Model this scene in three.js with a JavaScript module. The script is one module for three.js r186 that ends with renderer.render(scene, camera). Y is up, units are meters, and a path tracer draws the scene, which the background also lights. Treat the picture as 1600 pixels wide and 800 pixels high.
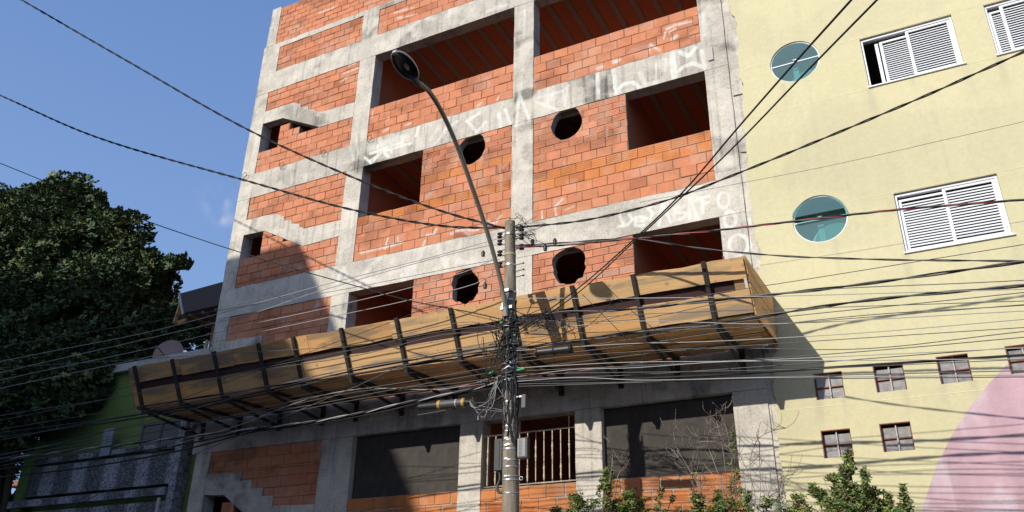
import * as THREE from 'three';
import { mergeGeometries } from 'three/addons/utils/BufferGeometryUtils.js';
import { RoundedBoxGeometry } from 'three/addons/geometries/RoundedBoxGeometry.js';
import { Brush, Evaluator, SUBTRACTION } from 'three-bvh-csg';

// ---------- camera, sky, sun, exposure ----------
const scene = new THREE.Scene();
const FOC = 1307.63, DCAM = 12.2, EYE = 1.6;
const PITCH = 0.443942, YAW = 0.482314, ROLL = 0.0175967;
const fwd = new THREE.Vector3(-Math.sin(YAW) * Math.cos(PITCH), Math.sin(PITCH), -Math.cos(YAW) * Math.cos(PITCH));
const rt0 = new THREE.Vector3(Math.cos(YAW), 0, -Math.sin(YAW));
const up0 = new THREE.Vector3().crossVectors(rt0, fwd);
const rt = rt0.clone().multiplyScalar(Math.cos(ROLL)).addScaledVector(up0, Math.sin(ROLL));
const upv = up0.clone().multiplyScalar(Math.cos(ROLL)).addScaledVector(rt0, -Math.sin(ROLL));
const camera = new THREE.PerspectiveCamera(2 * Math.atan(400 / FOC) * 180 / Math.PI, 2, 0.1, 600);
camera.position.set(0, EYE, DCAM);
camera.up.copy(upv);
camera.lookAt(camera.position.clone().add(fwd));
scene.add(camera);

const renderer = new THREE.WebGLRenderer({ antialias: true });
renderer.setSize(1024, 512);
renderer.toneMapping = THREE.LinearToneMapping;
renderer.toneMappingExposure = 1.09;
renderer.shadowMap.enabled = true;

const SUN = new THREE.Vector3(-0.6, 1.0, 1.9).normalize();
const sun = new THREE.DirectionalLight(new THREE.Color(1.0, 0.95, 0.86), 4.2);
sun.position.copy(SUN).multiplyScalar(60).add(new THREE.Vector3(-8, 6, 0));
sun.target.position.set(-8, 6, 0);
sun.castShadow = true;
sun.shadow.mapSize.set(4096, 4096);
Object.assign(sun.shadow.camera, { left: -30, right: 30, top: 25, bottom: -25, near: 1, far: 140 });
scene.add(sun, sun.target);

// value noise
function hsh(x, y, s) { let h = Math.imul(x, 374761393) ^ Math.imul(y, 668265263) ^ Math.imul(s, 1442695041); h = Math.imul(h ^ (h >>> 13), 1274126177); return ((h ^ (h >>> 16)) >>> 0) / 4294967296; }
function vn(x, y, s) {
  const xi = Math.floor(x), yi = Math.floor(y); let fx = x - xi, fy = y - yi;
  fx = fx * fx * (3 - 2 * fx); fy = fy * fy * (3 - 2 * fy);
  const a = hsh(xi, yi, s), b = hsh(xi + 1, yi, s), c = hsh(xi, yi + 1, s), d = hsh(xi + 1, yi + 1, s);
  return a + (b - a) * fx + (c - a) * fy + (a - b - c + d) * fx * fy;
}
function fbm(x, y, s, o = 4) { let v = 0, a = 0.5, t = 0; for (let i = 0; i < o; i++) { v += a * vn(x, y, s + i * 17); t += a; a *= 0.5; x *= 2.03; y *= 2.03; } return v / t; }
const clamp = (v, a = 0, b = 1) => v < a ? a : v > b ? b : v;
const sst = (a, b, v) => { v = clamp((v - a) / (b - a)); return v * v * (3 - 2 * v); };
let seed = 12345;
const rnd = () => { seed = (Math.imul(seed, 1664525) + 1013904223) >>> 0; return seed / 4294967296; };
const rr = (a, b) => a + (b - a) * rnd();

{ // the sky: clear blue air and two small wisps of cloud
  const W = 2048, H = 1024, data = new Float32Array(W * H * 4);
  const wisp = [[340, 312, 15, 16], [349, 341, 13, 8], [668, 30, 0, 0]].slice(0, 2).map(([x, y, a, b]) => {
    const d = fwd.clone().addScaledVector(rt, (x - 800) / FOC).addScaledVector(upv, -(y - 400) / FOC).normalize();
    return [Math.atan2(d.z, d.x), Math.asin(d.y), a / FOC, b / FOC];
  });
  for (let j = 0; j < H; j++) for (let i = 0; i < W; i++) {
    const el = ((j + 0.5) / H - 0.5) * Math.PI, az = ((i + 0.5) / W - 0.5) * 2 * Math.PI;
    const t = Math.pow(clamp(1 - Math.max(0, Math.sin(el))), 1.6);
    let r = 0.096 + 0.23 * t, g = 0.192 + 0.32 * t, b = 0.46 + 0.38 * t;
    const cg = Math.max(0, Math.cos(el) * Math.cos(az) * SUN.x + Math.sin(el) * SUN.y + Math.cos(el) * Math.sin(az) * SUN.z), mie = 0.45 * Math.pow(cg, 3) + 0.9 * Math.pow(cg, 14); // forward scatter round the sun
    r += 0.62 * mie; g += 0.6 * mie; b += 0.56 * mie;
    if (el < 0) { r = 0.12; g = 0.115; b = 0.105; }
    for (const [wa, we, sa, sb] of wisp) {
      const dx = (az - wa) * Math.cos(we) / sa, dy = (el - we) / sb, q = dx * dx + dy * dy;
      if (q < 6) { const c = Math.exp(-q) * sst(0.35, 0.7, fbm(az * 90, el * 70, 5, 4)) * 0.75; r += (0.62 - r) * c; g += (0.66 - g) * c; b += (0.78 - b) * c; }
    }
    const k = (j * W + i) * 4; data[k] = r; data[k + 1] = g; data[k + 2] = b; data[k + 3] = 1;
  }
  const sky = new THREE.DataTexture(data, W, H, THREE.RGBAFormat, THREE.FloatType);
  sky.mapping = THREE.EquirectangularReflectionMapping; sky.magFilter = THREE.LinearFilter; sky.needsUpdate = true;
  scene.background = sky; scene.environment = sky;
}

// ---------- pixel helpers: a direction from the photograph, the distance from a plane the thing lies in ----------
const dirOf = (px, py) => fwd.clone().addScaledVector(rt, (px - 800) / FOC).addScaledVector(upv, -(py - 400) / FOC);
function at(px, py, z = 0) { const d = dirOf(px, py), t = (z - DCAM) / d.z; return new THREE.Vector3(d.x * t, EYE + d.y * t, z); }
function atX(px, py, X) { const d = dirOf(px, py), t = X / d.x; return new THREE.Vector3(X, EYE + d.y * t, DCAM + d.z * t); }
function scr(x, y, z) { const v = new THREE.Vector3(x, y - EYE, z - DCAM), w = v.dot(fwd); return [800 + FOC * v.dot(rt) / w, 400 - FOC * v.dot(upv) / w]; }

// ---------- object helpers ----------
const taken = new Map();
function numbered(n) { const k = taken.get(n) || 0; taken.set(n, k + 1); return k ? `${n}_${String(k).padStart(3, '0')}` : n; }
function mesh(name, geo, mat, parent) { const m = new THREE.Mesh(geo, mat); m.name = name; m.castShadow = m.receiveShadow = true; if (parent) parent.add(m); return m; }
function tag(o, label, category, group) { o.name = numbered(o.name); o.userData.label = label; o.userData.category = category; if (group) o.userData.group = group; scene.add(o); return o; }
function thing(name, label, category, pos, group) { const g = new THREE.Group(); g.name = name; if (pos) g.position.set(...pos); return tag(g, label, category, group); }
function struct(name, geo, mat) { const m = mesh(name, geo, mat); m.userData.kind = 'structure'; scene.add(m); return m; }
const G = mergeGeometries;
function prep(g) { g = g.index ? g.toNonIndexed() : g; for (const k of Object.keys(g.attributes)) if (!['position', 'normal', 'uv', 'color'].includes(k)) g.deleteAttribute(k); g.clearGroups(); return g; }
const merge = (list) => G(list.map(prep));
function bx(x0, x1, y0, y1, z0, z1) { const g = new THREE.BoxGeometry(x1 - x0, y1 - y0, z1 - z0); g.translate((x0 + x1) / 2, (y0 + y1) / 2, (z0 + z1) / 2); return g; }
function rbx(x0, x1, y0, y1, z0, z1, r = 0.01) { const g = new RoundedBoxGeometry(x1 - x0, y1 - y0, z1 - z0, 1, r); g.translate((x0 + x1) / 2, (y0 + y1) / 2, (z0 + z1) / 2); return g; }
// planar coordinates in metres (x along the street, y up; depth slides the pattern so that side faces do not smear)
function uvm(g, sx = 1, sy = 1, ox = 0, oy = 0) {
  g = g.index ? g.toNonIndexed() : g; const p = g.attributes.position, n = g.attributes.normal, uv = new Float32Array(p.count * 2);
  for (let i = 0; i < p.count; i++) { const top = n && Math.abs(n.getY(i)) > 0.7; uv[2 * i] = (p.getX(i) + (top ? 0 : p.getZ(i)) - ox) / sx; uv[2 * i + 1] = (p.getY(i) + (top ? p.getZ(i) : 0) - oy) / sy; }
  g.setAttribute('uv', new THREE.BufferAttribute(uv, 2)); return g;
}
// a box whose surface wanders by a few millimetres, as shuttered concrete does
function rough(x0, x1, y0, y1, z0, z1, amp = 0.005, cell = 0.22) {
  const nx = Math.max(1, Math.round((x1 - x0) / cell)), ny = Math.max(1, Math.round((y1 - y0) / cell));
  const g = new THREE.BoxGeometry(x1 - x0, y1 - y0, z1 - z0, nx, ny, 1); g.translate((x0 + x1) / 2, (y0 + y1) / 2, (z0 + z1) / 2);
  const p = g.attributes.position;
  for (let i = 0; i < p.count; i++) {
    const x = p.getX(i), y = p.getY(i), z = p.getZ(i), f = (s) => (vn(x * 5 + 31, y * 5 + 17, s) - 0.5) * 2 * amp;
    p.setXYZ(i, x + f(1) * 0.8, y + f(2), z + (z > (z0 + z1) / 2 ? Math.min(f(3), amp * 0.3) : 0));
  }
  g.computeVertexNormals(); return g;
}
function tube(pts, r, seg = 24, rad = 6, closed = false) { return new THREE.TubeGeometry(new THREE.CatmullRomCurve3(pts.map(p => p.isVector3 ? p : new THREE.Vector3(...p)), closed, 'centripetal'), seg, r, rad, closed); }
function rod(a, b, r0, r1 = r0, rad = 8) { a = a.isVector3 ? a : new THREE.Vector3(...a); b = b.isVector3 ? b : new THREE.Vector3(...b); const d = b.clone().sub(a), g = new THREE.CylinderGeometry(r1, r0, d.length(), rad); g.applyQuaternion(new THREE.Quaternion().setFromUnitVectors(new THREE.Vector3(0, 1, 0), d.clone().normalize())); g.translate((a.x + b.x) / 2, (a.y + b.y) / 2, (a.z + b.z) / 2); return g; }
// a bar of rectangular section between two points of one x-plane or one z-plane
function bar(a, b, w, h) { a = new THREE.Vector3(...a); b = new THREE.Vector3(...b); const d = b.clone().sub(a), g = new THREE.BoxGeometry(w, h, d.length()); g.lookAt(d); g.translate((a.x + b.x) / 2, (a.y + b.y) / 2, (a.z + b.z) / 2); return g; }

// ---------- textures ----------
const lin2s = (v) => { v = clamp(v); return 255 * (v <= 0.0031308 ? 12.92 * v : 1.055 * Math.pow(v, 1 / 2.4) - 0.055); };
function tex(w, h, fn, srgb = true, repeat = true) {
  const d = new Uint8Array(w * h * 4), c = [0, 0, 0];
  for (let j = 0; j < h; j++) for (let i = 0; i < w; i++) {
    fn(i, j, c); const k = (j * w + i) * 4;
    if (srgb) { d[k] = lin2s(c[0]); d[k + 1] = lin2s(c[1]); d[k + 2] = lin2s(c[2]); } else { d[k] = d[k + 1] = d[k + 2] = clamp(c[0]) * 255; }
    d[k + 3] = 255;
  }
  const t = new THREE.DataTexture(d, w, h); t.colorSpace = srgb ? THREE.SRGBColorSpace : THREE.NoColorSpace;
  t.magFilter = THREE.LinearFilter; t.minFilter = THREE.LinearMipmapLinearFilter; t.generateMipmaps = true;
  if (repeat) t.wrapS = t.wrapT = THREE.RepeatWrapping; t.needsUpdate = true; return t;
}
// strokes of paint: polylines in metres on the wall, kept as a coverage raster
function raster(w, h, X0, Y0, SX, SY, strokes) {
  const m = new Float32Array(w * h);
  for (const { p, wd, a, soft = 0.35 } of strokes) for (let s = 0; s + 1 < p.length; s++) {
    const [ax, ay] = p[s], [bxx, by] = p[s + 1], R = wd * 0.75 + 0.03;
    const i0 = Math.max(0, Math.floor((Math.min(ax, bxx) - R - X0) / SX * w)), i1 = Math.min(w - 1, Math.ceil((Math.max(ax, bxx) + R - X0) / SX * w));
    const j0 = Math.max(0, Math.floor((Math.min(ay, by) - R - Y0) / SY * h)), j1 = Math.min(h - 1, Math.ceil((Math.max(ay, by) + R - Y0) / SY * h));
    for (let j = j0; j <= j1; j++) for (let i = i0; i <= i1; i++) {
      const x = X0 + (i + 0.5) / w * SX, y = Y0 + (j + 0.5) / h * SY, dx = bxx - ax, dy = by - ay;
      const t = clamp(((x - ax) * dx + (y - ay) * dy) / (dx * dx + dy * dy + 1e-9)), d = Math.hypot(x - ax - t * dx, y - ay - t * dy);
      const e = wd / 2 * (0.75 + 0.5 * vn(x * 14, y * 14, 77));
      const v = a * (1 - sst(e * (1 - soft), e * (1 + soft) + 0.004, d)) * (0.55 + 0.6 * vn(x * 30, y * 9, 78));
      if (v > m[j * w + i]) m[j * w + i] = Math.min(1, v);
    }
  }
  return m;
}
const px2 = (x, y) => { const v = at(x, y, 0); return [v.x, v.y]; };
const S = (pts, wd = 0.06, a = 0.9, soft = 0.35) => ({ p: pts.map(q => px2(...q)), wd, a, soft });
const Z4 = (pts, wd = 0.055, a = 0.85) => S(pts.map(([x, y]) => [960 + x / 7.2727, 300 + y / 7.2727]), wd, a);
const ring = (cx, cy, rx, ry, n = 20) => Array.from({ length: n + 1 }, (_, i) => [cx + rx * Math.cos(i / n * 6.2832), cy + ry * Math.sin(i / n * 6.2832)]);
const graffiti = [
  // scrawl on the third floor beam
  S([[577, 233], [632, 213]], 0.16, 0.5, 0.8), S([[579, 240], [628, 222]], 0.07), S([[577, 252], [600, 236], [642, 224]], 0.06), S([[627, 212], [629, 224]], 0.06), S([[650, 212], [655, 196]], 0.07),
  S([[570, 246], [580, 255], [598, 237], [607, 245]], 0.06), S([[675, 228], [690, 214], [695, 202], [714, 190]], 0.07, 0.6), S([[672, 218], [684, 200]], 0.1, 0.4, 0.8), S([[590, 228], [591, 243]], 0.05), S([[610, 221], [612, 238]], 0.05),
  S([[730, 189], [748, 177]], 0.07), S([[729, 189], [745, 206]], 0.06), S([[745, 206], [759, 191]], 0.06), S([[779, 178], [782, 198]], 0.08), S([[789, 171], [797, 193]], 0.06), S([[806, 196], [812, 149]], 0.07), S([[812, 149], [827, 187]], 0.07),
  S([[842, 152], [880, 142], [887, 134]], 0.07, 0.7), S([[840, 160], [870, 171]], 0.06, 0.8), S([[857, 134], [855, 165]], 0.05, 0.6), S([[886, 134], [883, 165]], 0.05, 0.6), S([[845, 150], [880, 152]], 0.2, 0.4, 0.9),
  S([[933, 113], [935, 152]], 0.08, 0.95), S([[958, 106], [963, 146]], 0.08, 0.95), S([[963, 143], [975, 131], [990, 128], [1001, 138]], 0.07), S([[1000, 115], [1008, 133], [1026, 128]], 0.1, 0.7), S([[1025, 98], [1025, 126]], 0.03, 0.8), S([[1040, 90], [1039, 112]], 0.03, 0.5),
  S([[1051, 84], [1053, 121]], 0.11, 0.95), S([[1058, 112], [1070, 103], [1083, 99], [1097, 104]], 0.08, 0.9), S([[1062, 81], [1075, 88], [1087, 75]], 0.08, 0.9), S([[1096, 79], [1101, 106]], 0.07, 0.8),
  // letters on the second floor beam
  Z4([[60, 270], [110, 385]]), Z4([[40, 392], [150, 370], [205, 310], [170, 255]]),
  Z4([[250, 290], [335, 280]]), Z4([[245, 338], [330, 326]]), Z4([[235, 388], [335, 378]]), Z4([[245, 285], [238, 390]]),
  Z4([[440, 150], [385, 190], [440, 245], [405, 310], [340, 290]]),
  Z4([[505, 380], [550, 120], [640, 345]]), Z4([[520, 262], [600, 240]]),
  Z4([[680, 170], [680, 325]]), Z4([[680, 180], [790, 172], [705, 232], [825, 240], [790, 292], [670, 328]]),
  Z4([[855, 305], [852, 70], [955, 310]]), Z4([[850, 190], [915, 170]]),
  Z4([[1005, 80], [1005, 245]]), Z4([[930, 92], [1075, 42]]), Z4([[1003, 142], [1060, 120]]),
  Z4(ring(1240, 92, 66, 88)), Z4(ring(1312, 310, 66, 90)), Z4(ring(1410, 600, 105, 115)), Z4([[1500, 300], [1520, 380]], 0.05),
  // big faint letters further along the same beam
  S([[592, 404], [570, 427]], 0.12, 0.5), S([[660, 386], [643, 430]], 0.12, 0.5), S([[684, 385], [697, 413]], 0.12, 0.5), S([[560, 445], [578, 436], [592, 445]], 0.1, 0.5), S([[610, 425], [640, 415], [628, 440]], 0.14, 0.4), S([[720, 380], [710, 405], [735, 412]], 0.1, 0.4),
  S([[527, 440], [536, 420], [548, 445]], 0.1, 0.5), S([[541, 200], [552, 250]], 0.07, 0.4), S([[556, 215], [560, 240]], 0.06, 0.5), S([[1098, 20], [1100, 55]], 0.07, 0.6), S([[1150, 60], [1153, 80]], 0.12, 0.5), S([[820, 15], [818, 60]], 0.05, 0.5), S([[815, 130], [812, 145]], 0.08, 0.5),
  S([[640, 45], [660, 28], [680, 30]], 0.1, 0.4), S([[700, 25], [705, 12]], 0.1, 0.5), S([[575, 50], [590, 30]], 0.14, 0.35), S([[760, 18], [790, 8]], 0.1, 0.4),
];
const FX = -13.9, FY = 2.9, FW = 12.3, FH = 14.2;   // the piece of wall these rasters cover, in metres
const paintMask = raster(2048, 2048, FX, FY, FW, FH, graffiti);
const concreteMap = tex(2048, 2048, (i, j, c) => {
  const x = FX + (i + 0.5) / 2048 * FW, y = FY + (j + 0.5) / 2048 * FH;
  const big = fbm(x * 0.9, y * 0.9, 3, 4), mid = fbm(x * 5, y * 5, 9, 4), fine = hsh(i, j, 21), grain = fbm(x * 40, y * 40, 31, 2);
  const drip = fbm(x * 16, y * 0.8, 41, 3), stain = sst(0.56, 0.74, fbm(x * 1.3 + 40, y * 1.9, 51, 5)) * 0.8 + sst(0.55, 0.75, drip) * 0.4;
  let v = 0.505 + (big - 0.5) * 0.2 + (mid - 0.5) * 0.2 + (grain - 0.5) * 0.16 + (fine - 0.5) * 0.03;
  const board = vn(Math.floor(y / 0.3) * 7, Math.floor(x / 1.1) * 3, 61); v *= 0.94 + 0.12 * board;
  v *= 1 - (y > 10.9 && y < 11.8 ? 0.66 : y > 7.9 && y < 8.9 ? 0.2 : 0.5) * stain; if (y > 10.9) v *= 0.93;
  const lime = sst(0.6, 0.75, fbm(x * 2.1, y * 2.1 + 9, 71, 5)); v += (0.64 - v) * lime * 0.5;
  let hole = hsh(Math.floor(x * 34), Math.floor(y * 34), 81) > 0.972 ? sst(0.6, 0.3, Math.hypot((x * 34) % 1 < 0 ? (x * 34) % 1 + 0.5 : (x * 34) % 1 - 0.5, (y * 34) % 1 - 0.5) * 2) : 0; v *= 1 - 0.6 * hole;
  const crack = Math.abs(fbm(x * 1.1, y * 1.1 + 3, 91, 4) - 0.5); if (crack < 0.0018) v *= 0.72;
  c[0] = v * 1.05; c[1] = v * 0.965; c[2] = v * 0.82;
  const m = paintMask[j * 2048 + i] * (0.5 + 0.7 * mid); c[0] += (0.72 - c[0]) * m; c[1] += (0.71 - c[1]) * m; c[2] += (0.66 - c[2]) * m;
}, true, false);
const concBump = tex(512, 512, (i, j, c) => { const x = i / 512, y = j / 512; c[0] = 0.5 + (fbm(x * 24, y * 24, 101, 4) - 0.5) * 0.9 + (hsh(i, j, 5) - 0.5) * 0.1 - (hsh(i >> 2, j >> 2, 8) > 0.985 ? 0.35 : 0); }, false);
const plainConc = tex(512, 512, (i, j, c) => { const x = i / 64, y = j / 64, v = 0.4 + (fbm(x, y, 13, 5) - 0.5) * 0.24 + (fbm(x * 8, y * 1.2, 14, 3) - 0.5) * 0.1 + (hsh(i, j, 3) - 0.5) * 0.03; c[0] = v * 1.03; c[1] = v * 0.98; c[2] = v * 0.9; });
const rep = (t, x, y) => { const q = t.clone(); q.repeat.set(x, y); q.needsUpdate = true; return q; };
const std = (o) => new THREE.MeshStandardMaterial({ roughness: 0.85, ...o });
const lc = (r, g, b) => new THREE.Color().setRGB(r, g, b);
const M = {
  conc: std({ map: concreteMap, bumpMap: rep(concBump, 9, 10), bumpScale: 0.006, roughness: 0.92 }),
  conc2: std({ map: plainConc, bumpMap: concBump, bumpScale: 0.004, roughness: 0.92 }),
  mortar: std({ color: lc(0.25, 0.165, 0.115), bumpMap: rep(concBump, 1, 1), bumpScale: 0.006 }),
  mortarPale: std({ color: lc(0.36, 0.32, 0.27), bumpMap: rep(concBump, 1, 1), bumpScale: 0.006 }),
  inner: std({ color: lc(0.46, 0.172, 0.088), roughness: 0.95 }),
  joist: std({ color: lc(0.3, 0.28, 0.25), roughness: 0.95 }),
};

// ---------- the ground: road, pavements, kerbs ----------
const asph = tex(512, 512, (i, j, c) => { const v = 0.05 + (fbm(i / 40, j / 40, 3, 4) - 0.5) * 0.03 + (hsh(i, j, 4) - 0.5) * 0.03; c[0] = v; c[1] = v * 0.99; c[2] = v * 0.96; });
const pav = tex(512, 512, (i, j, c) => { const v = 0.19 + (fbm(i / 50, j / 50, 5, 5) - 0.5) * 0.18 + (hsh(i, j, 6) - 0.5) * 0.04; c[0] = v * 1.02; c[1] = v; c[2] = v * 0.93; });
{
  const flat = (x0, x1, z0, z1, y, m, s) => { const g = new THREE.PlaneGeometry(x1 - x0, z1 - z0); g.rotateX(-Math.PI / 2); g.translate((x0 + x1) / 2, y, (z0 + z1) / 2); return g; };
  struct('ground', uvm(flat(-250, 250, -250, 250, -0.02), 4, 4), std({ color: lc(0.16, 0.13, 0.1) }));
  struct('road', uvm(flat(-120, 120, 3.4, 11, 0), 4, 4), std({ map: asph, roughness: 0.9 }));
  struct('pavement', uvm(bx(-120, 120, -0.01, 0.13, -0.3, 3.26), 3, 3), std({ map: pav }));
  struct('kerb', uvm(bx(-120, 120, -0.01, 0.135, 3.265, 3.4), 3, 3), M.conc2);
  struct('pavement_across_the_road', uvm(bx(-120, 120, -0.01, 0.13, 11.14, 15), 3, 3), std({ map: pav }));
  struct('kerb_across_the_road', uvm(bx(-120, 120, -0.01, 0.135, 11, 11.135), 3, 3), M.conc2);
}
// ==== BUILDING ====
const B = thing('unfinished_building', 'unfinished block of bare concrete frame and red hollow bricks with wooden canopy', 'building', [0, 0, 0]);
const XL = -13.65, XR = -2.17;
const BEAMS = [[14.02, 14.62], [11.03, 11.68], [8.09, 8.76], [5.16, 5.8]];
const fuv = (g) => uvm(g, FW, FH, FX, FY);
for (const [a, b] of BEAMS) mesh('beam', fuv(rough(XL, XR, a, b, -0.26, 0, 0.006)), M.conc, B);
// columns, floor by floor; each stops a hair short of the beams so that the pour joint shows
const cols = (list, y0, y1) => { for (const [x0, x1] of list) mesh('column', fuv(rough(x0, x1, y0 + 0.004, y1 - 0.006, -0.3, -0.002, 0.006)), M.conc, B); };
cols([[XL, -13.25], [-10.48, -10.03], [-6.43, -5.98], [-2.6, XR]], 11.68, 14.02);
cols([[XL, -13.26], [-10.49, -10.05], [-6.43, -5.98], [-2.59, XR]], 8.76, 11.03);
cols([[XL, -13.26], [-10.5, -10.06], [-6.43, -5.98], [-2.59, XR]], 5.8, 8.09);
cols([[-13.52, -13.12], [-10.32, -9.6], [-7.33, -6.9], [-5.2, -4.75], [-2.67, XR]], 0.13, 5.16);
cols([[XL, -13.12]], 14.62, 15.38); cols([[-10.52, -10.05]], 14.62, 15.46); cols([[-13.6, -13.3]], 15.52, 16.78);
mesh('tie_beam', fuv(rough(XL, XR, 15.38, 15.53, -0.2, -0.004, 0.012)), M.conc, B);
// broken strip of concrete between this block and its neighbour
{
  const g = rough(XR - 0.02, -1.86, 0.13, 15.4, -0.3, -0.03, 0.014, 0.07); mesh('broken_concrete_joint', fuv(g), M.conc, B).userData.label = 'broken rubble strip of concrete along the neighbour';
  for (const [y, h] of [[10.35, 0.5], [9.2, 0.3], [5.5, 0.35]]) mesh('concrete_lump', fuv(rough(-2.14, -1.97, y, y + h, -0.05, 0.002, 0.02, 0.06)), M.conc, B);
}
// stair landings with their sloping flight, set in the wall of the stair bay
function landing(pts) { const s = new THREE.Shape(pts.map(p => new THREE.Vector2(...p))); const g = new THREE.ExtrudeGeometry(s, { depth: 0.2, bevelEnabled: true, bevelSize: 0.006, bevelThickness: 0.006, bevelSegments: 1 }); g.translate(0, 0, -0.205); mesh('stair_landing', fuv(g), M.conc, B); }
landing([[-13.24, 13.09], [-12.62, 13.07], [-11.43, 12.46], [-10.49, 12.45], [-10.49, 12.85], [-11.46, 12.87], [-11.62, 12.95], [-11.64, 13.02], [-11.86, 13.08], [-11.88, 13.17], [-12.1, 13.21], [-12.13, 13.31], [-12.36, 13.42], [-12.66, 13.44], [-13.24, 13.43]]);
landing([[-13.25, 10.07], [-12.63, 10.05], [-11.45, 9.42], [-10.5, 9.45], [-10.5, 9.82], [-11.47, 9.84], [-11.62, 9.92], [-11.64, 9.99], [-11.86, 10.05], [-11.88, 10.14], [-12.1, 10.18], [-12.13, 10.29], [-12.36, 10.4], [-12.66, 10.44], [-13.25, 10.45]]);
landing([[-13.25, 7.1], [-12.63, 7.08], [-11.45, 6.45], [-10.5, 6.45], [-10.5, 6.85], [-11.47, 6.87], [-12.2, 7.25], [-12.22, 7.5], [-13.25, 7.51]]);
landing([[-13.11, 4.33], [-12.58, 4.29], [-11.5, 3.58], [-10.33, 3.58], [-10.33, 3.98], [-11.34, 4.01], [-11.34, 4.2], [-11.62, 4.2], [-11.62, 4.36], [-11.92, 4.36], [-11.92, 4.53], [-12.22, 4.53], [-12.22, 4.7], [-12.64, 4.71], [-13.11, 4.71]]);

// ----- brick panels -----
const holePoly = (cx, cy, r, s, jag) => Array.from({ length: 26 }, (_, i) => { const a = i / 26 * Math.PI * 2, k = r * (1 + jag * (0.75 * (vn(i * 0.55, s * 9, 7) - 0.5) + 0.5 * (hsh(i, s, 7) - 0.5))); return [cx + k * Math.cos(a) * 0.94, cy + k * Math.sin(a) * 1.05]; });
const HOLES = [[-7.35, 10.73, 0.335, 1, 0.1], [-5.27, 10.72, 0.335, 2, 0.12], [-7.37, 7.74, 0.335, 3, 0.32], [-5.27, 7.73, 0.345, 4, 0.26]].map(h => ({ x: h[0], y: h[1], r: h[2], poly: holePoly(...h) }));
const bricks = [];
let wallNo = 0;
function wall(rects, opts) {
  // rects: the solid pieces of this panel; their backing is the mortar bed behind the brick faces
  const w = wallNo++, geos = [];
  for (const R of rects) {
    if (R.length > 4 || Array.isArray(R[0])) { const g = new THREE.ExtrudeGeometry(new THREE.Shape(R.map(p => new THREE.Vector2(...p))), { depth: 0.13, bevelEnabled: false }); g.translate(0, 0, -0.158); geos.push(uvm(g)); continue; }
    const [x0, x1, y0, y1] = R, s = new THREE.Shape([[x0, y0], [x1, y0], [x1, y1], [x0, y1]].map(p => new THREE.Vector2(...p)));
    for (const h of HOLES) if (h.x > x0 && h.x < x1 && h.y > y0 && h.y < y1) s.holes.push(new THREE.Path(h.poly.map(([a, b]) => new THREE.Vector2(clamp(a, x0 + 0.01, x1 - 0.01), clamp(b, y0 + 0.01, y1 - 0.012)))));
    const g = new THREE.ExtrudeGeometry(s, { depth: 0.13, bevelEnabled: false }); g.translate(0, 0, -0.158); geos.push(uvm(g));
  }
  const part = mesh('brick_wall', merge(geos), opts.pale ? M.mortarPale : M.mortar, B);
  const lay = opts.solid || rects;
  const [bx0, bx1] = opts.x; let y = opts.y0, row = 0;
  for (const { n, h, wd = 0.3, rib = 0, tone = 0, j = 0.0075 } of opts.rows) for (let k = 0; k < n; k++, row++) {
    let x = bx0 - (row % 2 ? wd / 2 : 0) - rr(0, 0.05);
    while (x < bx1) {
      const ww = wd * rr(0.97, 1.03), jj = (opts.j || j) / 2, b = [x + jj * rr(0.5, 1.4), x + ww - jj * rr(0.5, 1.4), y + jj * rr(0.6, 1.3), y + h - jj * rr(0.6, 1.3)];
      for (const R of lay) {
        if (Array.isArray(R[0])) {
          const cx = (Math.max(b[0], bx0) + Math.min(b[1], bx1)) / 2;
          if (opts.above(cx) < b[3] && b[3] <= opts.top + 0.05) push(b, [bx0, bx1, b[2], opts.top]);
        } else push(b, R);
      }
      x += ww;
    }
    y += h;
    function push(b, R) {
      const c = [Math.max(b[0], R[0] + 0.004), Math.min(b[1], R[1] - 0.004), Math.max(b[2], R[2] + 0.003), Math.min(b[3], R[3] - 0.003)];
      if (c[1] - c[0] < 0.035 || c[3] - c[2] < 0.025) return;
      let cut = null;
      for (const hh of HOLES) {
        const nx = clamp(hh.x, c[0], c[1]), ny = clamp(hh.y, c[2], c[3]);
        if (Math.hypot(nx - hh.x, ny - hh.y) < hh.r * 1.15) cut = hh;
        if (Math.max(...[[0, 2], [0, 3], [1, 2], [1, 3]].map(([p, q]) => Math.hypot(c[p] - hh.x, c[q] - hh.y))) < hh.r * 0.9) return;
      }
      bricks.push({ c, rib, tone, cut, part, pale: opts.pale });
    }
  }
}
const N = (n, h, o = {}) => ({ n, h, ...o });
// fourth storey: low walls under the long openings
wall([[-10.03, -6.43, 11.68, 12.54]], { x: [-10.03, -6.43], y0: 11.685, rows: [N(4, 0.213)] });
wall([[-5.98, -2.6, 11.68, 12.54]], { x: [-5.98, -2.6], y0: 11.685, rows: [N(4, 0.213)] });
// third storey
const rows3 = [N(4, 0.204), N(1, 0.204, { rib: 1, tone: 1 }), N(2, 0.2), N(1, 0.2, { tone: 1 }), N(5, 0.131, { rib: 2 })];
const rows3b = [N(3, 0.204), N(1, 0.204, { tone: 1 }), N(1, 0.204, { rib: 1, tone: 1 }), N(2, 0.2), N(6, 0.142, { rib: 2 })];
wall([[-10.05, -6.43, 8.76, 9.78], [-8.53, -6.43, 9.78, 11.03]], { x: [-10.05, -6.43], y0: 8.765, rows: rows3 });
wall([[-5.98, -2.59, 8.76, 9.79], [-5.98, -4.08, 9.79, 11.03]], { x: [-5.98, -2.59], y0: 8.765, rows: rows3b });
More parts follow.
